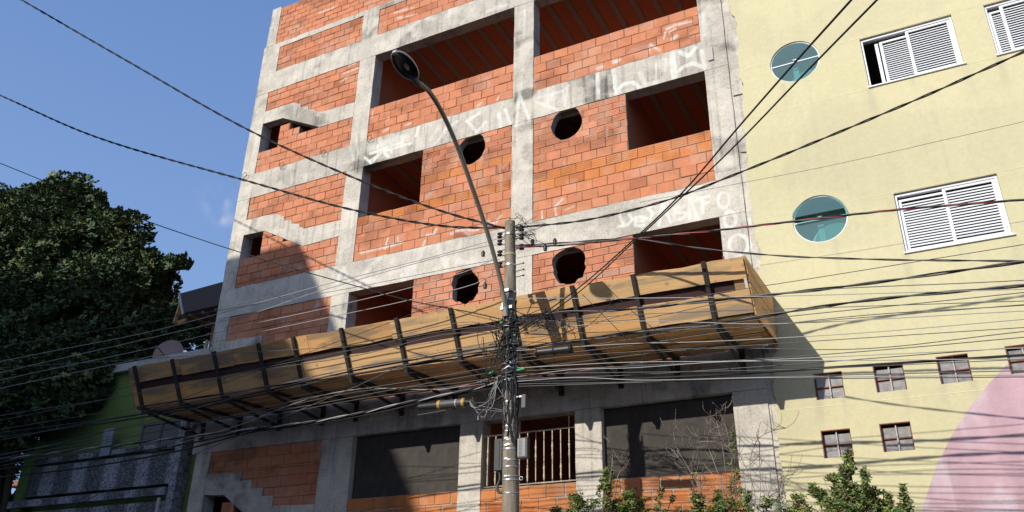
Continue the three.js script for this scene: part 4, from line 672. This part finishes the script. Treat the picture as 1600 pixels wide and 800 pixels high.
  for (const p of [[[790, 508], [720, 514], [640, 527], [540, 549], [420, 573]], [[790, 515], [735, 503], [640, 520], [560, 540], [480, 545]], [[790, 553], [740, 553], [628, 572], [565, 600], [470, 640]], [[790, 536], [700, 556], [600, 566], [450, 598], [330, 622]], [[790, 588], [700, 600], [560, 612], [420, 640], [300, 660]], [[790, 556], [700, 566], [540, 585], [360, 612], [250, 630]], [[790, 592], [690, 606], [560, 624], [420, 650], [280, 676]]])
    wire('thin dark wire in the tangle between the pole and the canopy brackets', 'wires tangled between pole and canopy', p, PZ + 0.06, 0.0045, greyW, { name: 'telephone_wire' });
  // to the right
  wire('twisted red and grey supply cable running across the yellow building', null, [[806, 386], [880, 383], [985, 373], [1100, 362], [1240, 346], [1400, 328], [1600, 312]], PZ, 0.007, [redW, greyW, black], { twist: 1, pitch: 0.8, name: 'supply_cable' });
  wire('black sagging cable below the twisted red supply cable', null, [[806, 384], [900, 378], [985, 373], [1100, 389], [1225, 400], [1400, 406], [1600, 408]], PZ, 0.006, [black, greyW], { twist: 1, pitch: 1.1, name: 'supply_cable' });
  wire('black twisted service cable climbing from the pole top over the round windows', null, [[806, 356, 2.5], [920, 343, 2.5], [1045, 312, 2.5], [1150, 272, 2.55], [1300, 211, 2.75], [1450, 148, 2.95], [1600, 81, 3.2]], 0, 0.008, [black, black], { twist: 1, pitch: 0.7, name: 'service_cable' });
  wire('upper of two steep black service wires crossing towards the street', null, [[806, 520, 2.5], [900, 453, 3.3], [985, 379, 4.15], [1067, 300, 5.0], [1150, 203, 5.8], [1240, 100, 6.65], [1330, 0, 7.5]], 0, 0.0075, black, { name: 'service_cable' });
  wire('lower of two steep black service wires crossing towards the street', null, [[806, 524, 2.5], [900, 460, 3.3], [990, 378, 4.2], [1067, 306, 4.95], [1150, 226, 5.7], [1260, 112, 6.7], [1370, 0, 7.6]], 0, 0.0068, black, { name: 'service_cable' });
  wire('hair thin wire stretched over the yellow wall below the upper shutters', null, [[1000, 316], [1100, 297], [1300, 258], [1600, 190]], 1.4, 0.003, greyW, { name: 'thin_wire' });
  const R = 'telephone wires strung across the yellow building';
  const heavy = [[[806, 497], [880, 488], [985, 483], [1100, 471], [1300, 450], [1600, 409]], [[806, 545], [900, 533], [985, 521], [1100, 508], [1350, 470], [1600, 446]], [[806, 597], [900, 595], [1100, 587], [1350, 571], [1600, 555]]];
  heavy.forEach((p, i) => wire(['lashed black telephone cable leaving the tangle just under the canopy top board', 'lashed black telephone cable along the lower canopy board', 'thick black cable across the upper row of small casements'][i], null, p, PZ + 0.02, i === 2 ? 0.014 : 0.0095, i === 2 ? black : [black, greyW], i === 2 ? { name: 'telephone_cable' } : { twist: 1, pitch: 1.3, name: 'telephone_cable' }));
  const thin = [[[806, 500], [985, 500], [1200, 460], [1600, 438]], [[806, 556], [985, 530], [1100, 510], [1600, 457]], [[806, 560], [985, 540], [1100, 523], [1325, 495], [1600, 477]], [[806, 577], [900, 566], [1100, 545], [1350, 545], [1600, 518]], [[806, 580], [985, 572], [1200, 560], [1400, 545], [1600, 527]], [[806, 592], [985, 586], [1200, 572], [1600, 542]], [[806, 600], [985, 597], [1100, 592], [1600, 579]], [[806, 604], [985, 598], [1100, 594], [1600, 589]]];
  for (const p of thin) wire('thin dark telephone wire strung low over the yellow wall and casements', R, p, PZ + 0.03, 0.005, greyW, { name: 'telephone_wire' });
  for (const p of [[[806, 505], [880, 500], [985, 492], [1100, 487], [1250, 482]], [[806, 530], [900, 521], [1000, 517], [1150, 512], [1300, 500]], [[806, 566], [900, 556], [1000, 549], [1150, 541], [1350, 528]], [[806, 585], [900, 583], [1050, 581], [1250, 577], [1500, 566]], [[806, 545], [880, 520], [960, 496], [1100, 462], [1250, 438]]])
    wire('thin dark wire fanning out before the canopy to the yellow building', 'wires fanning out to the yellow building', p, PZ + 0.07, 0.0045, greyW, { name: 'telephone_wire' });
  const pale = [[[806, 466], [985, 466], [1200, 463], [1600, 452]], [[806, 520], [985, 502], [1200, 506], [1600, 486]], [[806, 548], [985, 537], [1100, 534], [1350, 520], [1600, 499]], [[806, 575], [985, 566], [1100, 565], [1350, 563]], [[806, 589], [900, 577], [985, 575], [1100, 567], [1250, 560]], [[806, 596], [900, 590], [1000, 594], [1200, 590], [1400, 588]]];
  for (const p of pale) wire('thin pale wire catching the sun in front of the canopy and yellow wall', 'pale telephone wires right of the pole', p, PZ + 0.05, 0.0048, paleW, { name: 'telephone_wire' });
  for (const p of [[[910, 460], [960, 510], [1010, 560]], [[862, 480], [890, 520], [930, 500], [960, 465]], [[1150, 580], [1080, 550], [1010, 505], [940, 440]]]) wire('short slack black wire dangling in front of the canopy beside the plain splice closure', 'slack wires dangling on the canopy', p, PZ + 0.04, 0.004, black, { out: 0.01, name: 'drop_wire' });
}

// ---------- green house on the left ----------
{
  const H = thing('green_house', 'shaded dark green house with a speckled mosaic balcony front', 'house', [0, 0, 0]);
  const gm = tex(512, 512, (i, j, c) => { const k = 1 + (fbm(i / 60, j / 60, 601, 5) - 0.5) * 0.4 - sst(0.6, 0.8, fbm(i / 8, j / 90, 603, 3)) * 0.2; c[0] = 0.14 * k; c[1] = 0.2 * k; c[2] = 0.05 * k; });
  const gmat = std({ map: gm, roughness: 0.9 });
  const spk = tex(1024, 512, (i, j, c) => { const x = i / 1024 * 5, band = 0.5 + 0.5 * Math.sin(x * 6.2832 / 1.02 + 1.2), p = 0.2 + 0.5 * sst(0.35, 0.8, band), h = hsh(i >> 1, j >> 1, 611), on = h < p * (0.6 + 0.8 * vn(i / 9, j / 9, 613)) ? 1 : 0, v = on ? 0.24 + 0.26 * hsh(i, j, 615) : 0.02 + 0.03 * hsh(i, j, 617); c[0] = v * 0.94; c[1] = v * 0.98; c[2] = v * 1.06; });
  const mos = std({ map: spk, roughness: 0.45 }), mu = (g) => uvm(g, 5, 2.5);
  mesh('front_wall', uvm(bx(-18.9, -13.72, 0.13, 7.3, -0.4, -0.2), 3, 3), gmat, H);
  mesh('side_wall', uvm(bx(-18.9, -18.7, 0.13, 7.3, -8, -0.41), 3, 3), gmat, H);
  mesh('rear_wall', uvm(bx(-18.7, -13.72, 0.13, 7.3, -8, -7.8), 3, 3), gmat, H);
  mesh('corner_strip', uvm(bx(-18.92, -18.62, 4.3, 5.9, -0.198, 0.1), 3, 3), std({ color: lc(0.1, 0.17, 0.035), roughness: 0.9 }), H);
  mesh('roof_slab', uvm(bx(-19.0, -13.7, 7.301, 7.48, -8.1, -0.05), 3, 3), M.conc2, H);
  mesh('roof_parapet', uvm(rough(-18.98, -13.71, 7.485, 7.54, -0.35, -0.18, 0.01), 3, 3), M.conc2, H);
  for (const [a, b, z] of [[5.33, 5.46, 0.02], [4.6, 5.26, 0.06], [4.36, 4.52, 0.16], [4.02, 4.26, 0.1], [3.2, 3.95, 0.06]]) mesh('mosaic_band', mu(rbx(a < 4.5 ? -19.0 : -18.6, -14.06, a, b, z - 0.12, z, 0.01)), mos, H);
  mesh('mosaic_pier', mu(rbx(-14.05, -13.86, 3.2, 6.25, -0.19, 0.1, 0.01)), mos, H);
  mesh('balcony_floor', uvm(bx(-18.85, -14.06, 3.05, 3.19, -0.19, 0.04), 3, 3), M.conc2, H);
  const w = mesh('window', merge([bx(-15.5, -15.44, 5.47, 6.0, -0.198, -0.15), bx(-14.9, -14.86, 5.47, 6.0, -0.198, -0.15), bx(-14.3, -14.25, 5.47, 6.0, -0.198, -0.15), bx(-15.44, -14.3, 5.96, 6.0, -0.198, -0.155)]), std({ color: lc(0.12, 0.12, 0.11) }), H);
  for (const [a, b] of [[-15.435, -14.905], [-14.855, -14.305]]) mesh('pane', bx(a, b, 5.47, 5.955, -0.19, -0.18), std({ color: lc(0.13, 0.13, 0.125), roughness: 0.35 }), w);
  mesh('drain_pipe', rod([-14.12, 3.2, 0.2], [-14.12, 4.3, 0.2], 0.035, 0.035, 12), std({ color: lc(0.5, 0.5, 0.48) }), H);
  const tk = thing('hanging_cloth', 'pale blue cloth hung over the mosaic balcony edge of the green house', 'cloth', [-16.25, 5.3, 0.06]);
  const cg = new THREE.PlaneGeometry(0.36, 0.62, 8, 6), p = cg.attributes.position; for (let i = 0; i < p.count; i++) p.setZ(i, 0.012 * Math.sin(p.getX(i) * 40) + 0.008 * Math.sin(p.getY(i) * 12)); cg.computeVertexNormals(); cg.translate(0, 0.32, 0); mesh('fabric', cg, std({ color: lc(0.2, 0.25, 0.28), side: THREE.DoubleSide }), tk);
  // dish and lean-to on the roof terrace
  const dp = at(262, 553, -0.5), d = thing('satellite_dish', 'dull pink satellite dish on the green house roof', 'satellite dish', [dp.x, 7.48, -0.5]);
  const dg = new THREE.SphereGeometry(0.9, 24, 8, 0, 6.2832, 0, 0.42); dg.scale(1, 0.6, 1); dg.translate(0, -0.5, 0); dg.rotateX(1.45); dg.rotateY(0.35); dg.translate(0, dp.y - 7.48, 0); mesh('reflector', dg, std({ color: lc(0.3, 0.2, 0.18), side: THREE.DoubleSide, roughness: 0.7 }), d); mesh('mast', rod([0, 0, -0.1], [0, dp.y - 7.48, -0.05], 0.025), greyW, d); mesh('feed_arm', rod([0, dp.y - 7.6, 0], [0.05, dp.y - 7.4, 0.4], 0.012), greyW, d);
  const s = thing('roof_shelter', 'lean-to shelter with a dark brown fascia on timber posts on the roof terrace', 'shelter', [-14.2, 7.48, -0.6]);
  const wd = std({ map: woodMap, color: lc(0.5, 0.46, 0.42) }), q = (x, y, z) => [x + 14.2, y - 7.48, z + 0.6];
  { const sh = new THREE.Shape([[-14.97, 8.94], [-13.66, 8.99], [-13.66, 8.43], [-14.72, 8.42]].map(v => new THREE.Vector2(v[0] + 14.2, v[1] - 7.48))); const g = new THREE.ExtrudeGeometry(sh, { depth: 0.05, bevelEnabled: false }); g.translate(0, 0, 0.55); mesh('fascia', g, std({ color: lc(0.06, 0.045, 0.043), roughness: 0.7 }), s); }
  mesh('metal_edge', bar(q(-14.99, 8.96, -0.02), q(-14.73, 8.4, -0.02), 0.05, 0.06), std({ color: lc(0.4, 0.4, 0.4), roughness: 0.5 }), s);
  mesh('brace', uvm(bar(q(-14.96, 8.8, -0.1), q(-15.06, 8.25, -0.1), 0.09, 0.04), 3.2, 0.64), woods[1], s); mesh('brace', uvm(bar(q(-15.06, 8.3, -0.2), q(-14.8, 8.36, -0.2), 0.05, 0.09), 3.2, 0.64), woods[1], s);
  mesh('roof_sheet', bx(-0.75, 0.5, 0.95, 0.99, -2.4, 0.54), std({ color: lc(0.12, 0.1, 0.09) }), s); 
  for (const x of [-14.6, -14.2, -13.8]) mesh('rafter', bx(x + 14.17, x + 14.23, 0.88, 0.945, -2.3, 0.53), wd, s);
  mesh('post', bx(-0.16, -0.07, 0, 0.88, -0.05, 0.04), wd, s); mesh('post', bx(-0.22, -0.17, 0, 0.42, 0.05, 0.1), woods[0], s); mesh('post', bx(-0.06, 0.0, 0, 0.36, 0.05, 0.1), wd, s); mesh('post', bx(0.4, 0.47, 0, 0.88, 0.0, 0.07), wd, s);
  mesh('brace', bar([-0.25, 0.86, 0.1], [0.5, 0.62, 0.1], 0.05, 0.05), wd, s);
  for (let k = 0; k < 6; k++) mesh('hanging_vine', tube([[0.36 + rr(-0.1, 0.1), rr(0.5, 0.85), 0.1], [0.3 + rr(-0.15, 0.15), rr(0.3, 0.6), 0.15], [0.4 + rr(-0.2, 0.1), rr(0.1, 0.3), 0.12], [0.42 + rr(-0.15, 0.1), rr(0.02, 0.2), 0.1]], rr(0.008, 0.018), 20, 5), std({ color: lc(0.08, 0.08, 0.07) }), s);
}
{ // far house glimpsed between the tree and the green house
  const F = thing('pink_house', 'far dull pink house glimpsed between the tree and the green house', 'house', [-33, 0, -14]);
  const pk = std({ map: plainConc, color: lc(1.0, 0.72, 0.62) }); mesh('wall', uvm(bx(-8, 5, 0, 8.6, -8, 0), 3, 3), pk, F); mesh('roof', bx(-8.3, 5.3, 8.6, 8.85, -8.3, 0.4), std({ color: lc(0.22, 0.09, 0.06) }), F);
  for (const x of [-6, -2.5, 1.5]) { const w = mesh('window', bx(x, x + 1.3, 5.2, 6.4, 0.002, 0.05), M.white, F); mesh('pane', bx(x + 0.08, x + 1.22, 5.28, 6.32, 0.051, 0.06), std({ color: lc(0.05, 0.06, 0.07), roughness: 0.2 }), w); }
}
// ---------- vegetation ----------
function leafGeo(len, wid, n, spread, fold = 0.25) { // a tuft of n pointed leaves
  const P = [];
  for (let k = 0; k < n; k++) {
    const a = k / n * 6.2832 + rr(-0.3, 0.3), el = rr(-0.2, 1.0) * spread, L = len * rr(0.7, 1.15), w = wid * rr(0.8, 1.15), dir = new THREE.Vector3(Math.cos(a) * Math.cos(el), Math.sin(el), Math.sin(a) * Math.cos(el)), side = new THREE.Vector3(-Math.sin(a), 0, Math.cos(a)), nn = new THREE.Vector3().crossVectors(side, dir);
    const pt = (t, s, u) => dir.clone().multiplyScalar(L * t).addScaledVector(side, w * s).addScaledVector(nn, -u * w - t * t * L * 0.15);
    const v = [pt(0.08, 0, 0), pt(0.45, -0.5, fold), pt(0.5, 0, -fold * 0.4), pt(0.45, 0.5, fold), pt(1, 0, 0)];
    for (const [x, y, z] of [[0, 2, 1], [0, 3, 2], [1, 2, 4], [2, 3, 4]]) P.push(...v[x].toArray(), ...v[y].toArray(), ...v[z].toArray());
  }
  const g = new THREE.BufferGeometry(); g.setAttribute('position', new THREE.BufferAttribute(new Float32Array(P), 3)); g.computeVertexNormals(); g.setAttribute('uv', new THREE.BufferAttribute(new Float32Array(P.length / 3 * 2), 2)); return g;
}
function foliage(name, spots, geo, mat, parent, tone, smin, smax, droop = 0) {
  const im = new THREE.InstancedMesh(geo, mat, spots.length), m = new THREE.Matrix4(), e = new THREE.Euler(), q = new THREE.Quaternion(), c = new THREE.Color();
  spots.forEach((p, i) => { e.set(rr(-0.7, 0.7) + droop, rr(0, 6.28), rr(-0.7, 0.7)); q.setFromEuler(e); const s = rr(smin, smax); m.compose(new THREE.Vector3(...p), q, new THREE.Vector3(s, s, s)); im.setMatrixAt(i, m); const k = rr(0.6, 1.25), t = tone(p, rnd()); c.setRGB(t[0] * k, t[1] * k, t[2] * k); im.setColorAt(i, c); });
  im.userData.kind = 'stuff'; im.name = name; im.castShadow = im.receiveShadow = true; parent.add(im); return im;
}
const leafMat = std({ color: lc(1, 1, 1), roughness: 0.75, side: THREE.DoubleSide }), bark = std({ map: plainConc, color: lc(0.35, 0.26, 0.19), roughness: 0.95 });
{
  const cx = -20.2, cz = -0.8, T = thing('broad_leaved_tree', 'big dense dark green tree rising over the green house', 'tree', [cx, 0, cz]);
  mesh('trunk', merge([tube([[0, 0, 0], [0.1, 2, 0], [-0.1, 4.2, 0.1]], 0.34, 16, 10), ...Array.from({ length: 11 }, (_, k) => { const a = k * 2.4, L = rr(2, 4); return tube([[-0.1, 3.6 + k * 0.12, 0.1], [Math.cos(a) * L * 0.4, 5.4 + rr(0, 1), Math.sin(a) * L * 0.35], [Math.cos(a) * L, 7 + rr(0, 3.5), Math.sin(a) * L * 0.6]], 0.09, 14, 6); })]), bark, T);
  // lobes: centre x, y, z and radius
  const lobes = [[-1.6, 11.6, 0, 2.5], [-3.6, 11.2, -0.4, 2.6], [0.6, 10.4, 0.1, 2.1], [2.4, 9.3, 0.2, 1.7], [3.7, 8.9, 0, 1.25], [4.5, 8.55, -0.2, 0.75], [3.0, 7.9, 0.1, 1.0], [1.6, 8.0, 0.6, 1.9], [-1.0, 8.6, 0.8, 2.4], [-3.8, 8.4, 0.6, 2.5], [-6.0, 9.8, 0, 2.6], [-2.2, 6.4, 0.4, 2.0], [-4.8, 6.3, 0.4, 2.2], [0.6, 6.9, 0.7, 1.3], [2.8, 7.2, 0.5, 0.9], [-3.4, 4.6, 0.3, 1.4], [-1.0, 12.9, 0.2, 1.3], [-3.0, 13.1, 0, 1.4], [-5.2, 12.1, 0, 1.6], [1.5, 11.5, 0, 1.0], [-6.4, 7.2, 0.3, 2.2], [2.5, 6.7, 1.4, 0.9], [1.1, 6.2, 1.5, 1.0], [2.9, 7.0, 1.1, 0.7], [-0.6, 5.7, 1.3, 1.2], [-2.4, 5.0, 1.0, 1.2], [1.9, 6.9, 1.9, 0.8], [0.2, 6.0, 1.9, 0.9], [-1.2, 7.4, 2.0, 1.3], [0.8, 7.6, 1.9, 1.1], [-5.4, 4.6, 0.6, 1.6], [-7.6, 5.4, 0.5, 2.0], [-6.2, 3.4, 0.5, 1.4], [-8.4, 8.6, 0, 2.6], [-8.2, 11.6, 0, 2.2], [4.9, 8.9, -0.3, 0.6], [-4.2, 3.4, 0.8, 1.0], [3.0, 9.9, 0, 1.0], [-4.6, 13.3, 0, 1.5], [-6.4, 13.4, 0, 1.9], [-8.4, 13.6, 0, 2.0], [0.4, 12.1, 0.2, 0.7], [2.3, 10.8, 0.2, 0.6], [3.9, 10.0, 0, 0.55]];
  const spots = [];
  for (const [x, y, z, r] of lobes) { const n = Math.round(640 * r * r); for (let k = 0; k < n; k++) { const v = new THREE.Vector3(rr(-1, 1), rr(-1, 1), rr(-1, 1)); if (v.lengthSq() > 1) { k--; continue; } v.normalize().multiplyScalar(Math.pow(rnd(), 0.35)); const p = [x + v.x * r, y + v.y * r * 0.88, z + v.z * r * 0.75]; if (vn(p[0] * 1.9 + 9, p[1] * 1.9 + p[2], 621) < 0.28) continue; spots.push(p); } }
  foliage('crown', spots, leafGeo(0.17, 0.125, 7, 0.9), leafMat, T, (p, q) => q < 0.12 ? [0.16, 0.17, 0.05] : [0.062, 0.1, 0.03], 0.42, 1.05);
}
// shrubs rooted in the pavement in front of the block
function shrub(label, pxs, z, o) {
  const base = at(pxs[0][0], pxs[0][1], z), S0 = thing('flowering_shrub', label, 'shrub', [base.x, 0.13, z], 'shrubs on the pavement');
  const stems = [], spots = [], twigs = [], loc = (v) => [v.x - base.x, v.y - 0.13, v.z - z];
  for (const [px, py, sp, n] of pxs) {
    const top = loc(at(px, py, z + rr(-0.25, 0.25)));
    const pts = [[rr(-0.12, 0.12), 0, rr(-0.1, 0.1)], [top[0] * 0.35 + rr(-0.1, 0.1), top[1] * 0.45, rr(-0.15, 0.15)], [top[0] * 0.8, top[1] * 0.8, top[2] * 0.8], top]; stems.push(tube(pts, 0.006, 18, 5));
    const cv = new THREE.CatmullRomCurve3(pts.map(p => new THREE.Vector3(...p)));
    for (let k = 0; k < n * 2.2; k++) { const t = 1 - Math.pow(rnd(), 1.2) * 0.5, c = cv.getPoint(t), w = sp * (0.5 + (1 - t) * 3); { const fx = c.x + rr(-1, 1) * w, fy = c.y + rr(-0.8, 0.9) * w * 0.8; if (vn(fx * 11 + px, fy * 11, 633) < 0.36) continue; spots.push([fx, fy, c.z + rr(-1, 1) * w]); } if (k % 14 === 0) { const q = spots[spots.length - 1]; stems.push(tube([c, [(c.x + q[0]) / 2, (c.y + q[1]) / 2 - 0.02, (c.z + q[2]) / 2], q], 0.005, 6, 4)); } }
  }
  for (const line of o.twigs || []) {
    const P = line.map(([x, y]) => loc(at(x, y, z + rr(-0.12, 0.12)))); P.unshift([P[0][0] * 0.6, Math.max(0, P[0][1] - 0.9), 0]); twigs.push(tube(P, 0.005, 20, 5));
    for (let k = 0; k < (o.spurs || 9); k++) { const a = P[1 + Math.floor(rnd() * (P.length - 1))], ang = rr(-0.6, 3.7), L = rr(0.08, 0.3), b = [a[0] + Math.cos(ang) * L * 0.5, a[1] + Math.abs(Math.sin(ang)) * L * 0.5, a[2] + rr(-0.1, 0.1)], c2 = [b[0] + Math.cos(ang) * L * 0.3 + rr(-0.06, 0.06), b[1] + L * 0.5, b[2]]; twigs.push(tube([a, b, c2], 0.0028, 8, 4)); }
  }
  if (stems.length) mesh('stems', merge(stems), bark, S0);
  if (twigs.length) mesh('bare_twigs', merge(twigs), std({ color: lc(0.24, 0.19, 0.15), roughness: 0.9 }), S0);
  if (spots.length) foliage('leaves', spots, leafGeo(0.05, 0.027, 4, 0.9), leafMat, S0, (p, q) => q < 0.012 ? [0.5, 0.4, 0.06] : q < 0.1 ? [0.2, 0.12, 0.06] : q < 0.35 ? [0.24, 0.3, 0.07] : [0.11, 0.175, 0.04], 0.5, 1.25);
}
shrub('leafy green shrub before the concrete column beside the grille', [[900, 775, 0.14, 260], [945, 745, 0.1, 150], [951, 690 + 45, 0.1, 180], [955, 738, 0.07, 90], [985, 770, 0.15, 260], [920, 790, 0.2, 260], [1010, 775, 0.1, 160], [870, 795, 0.12, 140], [965, 790, 0.2, 300], [1035, 765, 0.05, 50], [1050, 775, 0.06, 60]], 1.5, { twigs: [[[955, 735], [957, 710], [952, 690], [942, 682]], [[965, 745], [975, 730], [981, 720]]], spurs: 3 });
shrub('half bare twiggy shrub before the dark screen by the yellow building', [[1090, 775, 0.12, 200], [1120, 770, 0.13, 220], [1165, 765, 0.12, 190], [1150, 735, 0.06, 60], [1080, 722, 0.05, 36], [1145, 675, 0.03, 14], [1130, 790, 0.25, 340], [1200, 780, 0.13, 190], [1060, 795, 0.12, 120], [1222, 743, 0.04, 24]], 1.35, { twigs: [[[1095, 770], [1075, 730], [1060, 705], [1052, 672], [1057, 668]], [[1095, 765], [1085, 745], [1060, 715], [1048, 700]], [[1135, 775], [1132, 720], [1125, 680], [1118, 655], [1112, 650]], [[1145, 775], [1142, 710], [1135, 670], [1125, 640], [1130, 640]], [[1150, 760], [1140, 700], [1095, 690], [1078, 700], [1078, 684]], [[1175, 770], [1172, 720], [1185, 685], [1210, 672], [1228, 669]], [[1188, 780], [1187, 730], [1187, 690], [1188, 695]], [[1180, 775], [1165, 730], [1155, 710], [1130, 690], [1115, 668]], [[1200, 775], [1210, 755], [1225, 745], [1236, 742]], [[1130, 770], [1115, 720], [1105, 690], [1110, 672], [1128, 665]], [[1125, 760], [1100, 725], [1090, 700], [1100, 680], [1120, 685]]], spurs: 12 });
shrub('leafy green shrub with one tall leader before the small casements', [[1325, 707, 0.075, 190], [1322, 730, 0.11, 260], [1300, 745, 0.12, 260], [1345, 735, 0.11, 230], [1275, 760, 0.14, 260], [1350, 765, 0.2, 420], [1380, 770, 0.13, 240], [1245, 775, 0.14, 220], [1310, 785, 0.28, 520], [1412, 758, 0.045, 70], [1420, 775, 0.07, 80], [1395, 795, 0.16, 200], [1225, 795, 0.15, 150]], 1.5, {});

// ---------- across the street, behind the camera: what shades the street and the left end ----------
{
  const make = (label, x0, x1, h, z0, z1, mat, rows) => {
    const A = thing('apartment_block', label, 'building', [x0, 0, z0]);
    mesh('walls', uvm(bx(0, x1 - x0, 0, h, 0, z1 - z0), 3, 3), mat, A); mesh('cornice', uvm(bx(-0.002, x1 - x0 + 0.002, h - 0.3, h + 0.002, -0.06, z1 - z0 - 0.01), 3, 3), M.conc2, A);
    const wg = bx(-0.65, 0.65, 0, 1.2, -0.03, -0.004), pg = bx(-0.58, 0.58, 0.07, 1.13, -0.036, -0.031), pm = std({ color: lc(0.05, 0.06, 0.07), roughness: 0.15 });
    for (let r = 0; r < rows; r++) for (let x = 2; x < x1 - x0 - 1; x += 3.2) { const w = mesh('window', wg, M.white, A); w.position.set(x, 1.3 + r * 2.9, 0); mesh('pane', pg, pm, w); }
    return A;
  };
  const cream = std({ map: plainConc, color: lc(1.15, 1.05, 0.88) });
  const A = make('tall flat roofed apartment block across the street', -46, -16.3, 17.43, 15.01, 29, cream, 5);
  make('unseen tower block added behind the flat roofed apartment block to cut sky light', -64, -33.5, 30, 29.1, 44, cream, 9); mesh('roof_tank_house', uvm(bx(0, 15.5, 17.433, 20.1, 0.3, 6), 3, 3), cream, A);  // tower added out of view to keep sky light off the left end
  make('low single storey row building across the street', -16.2, 24, 7.0, 15.02, 24, std({ map: plainConc, color: lc(1.0, 0.8, 0.7) }), 1);
}
renderer.render(scene, camera);
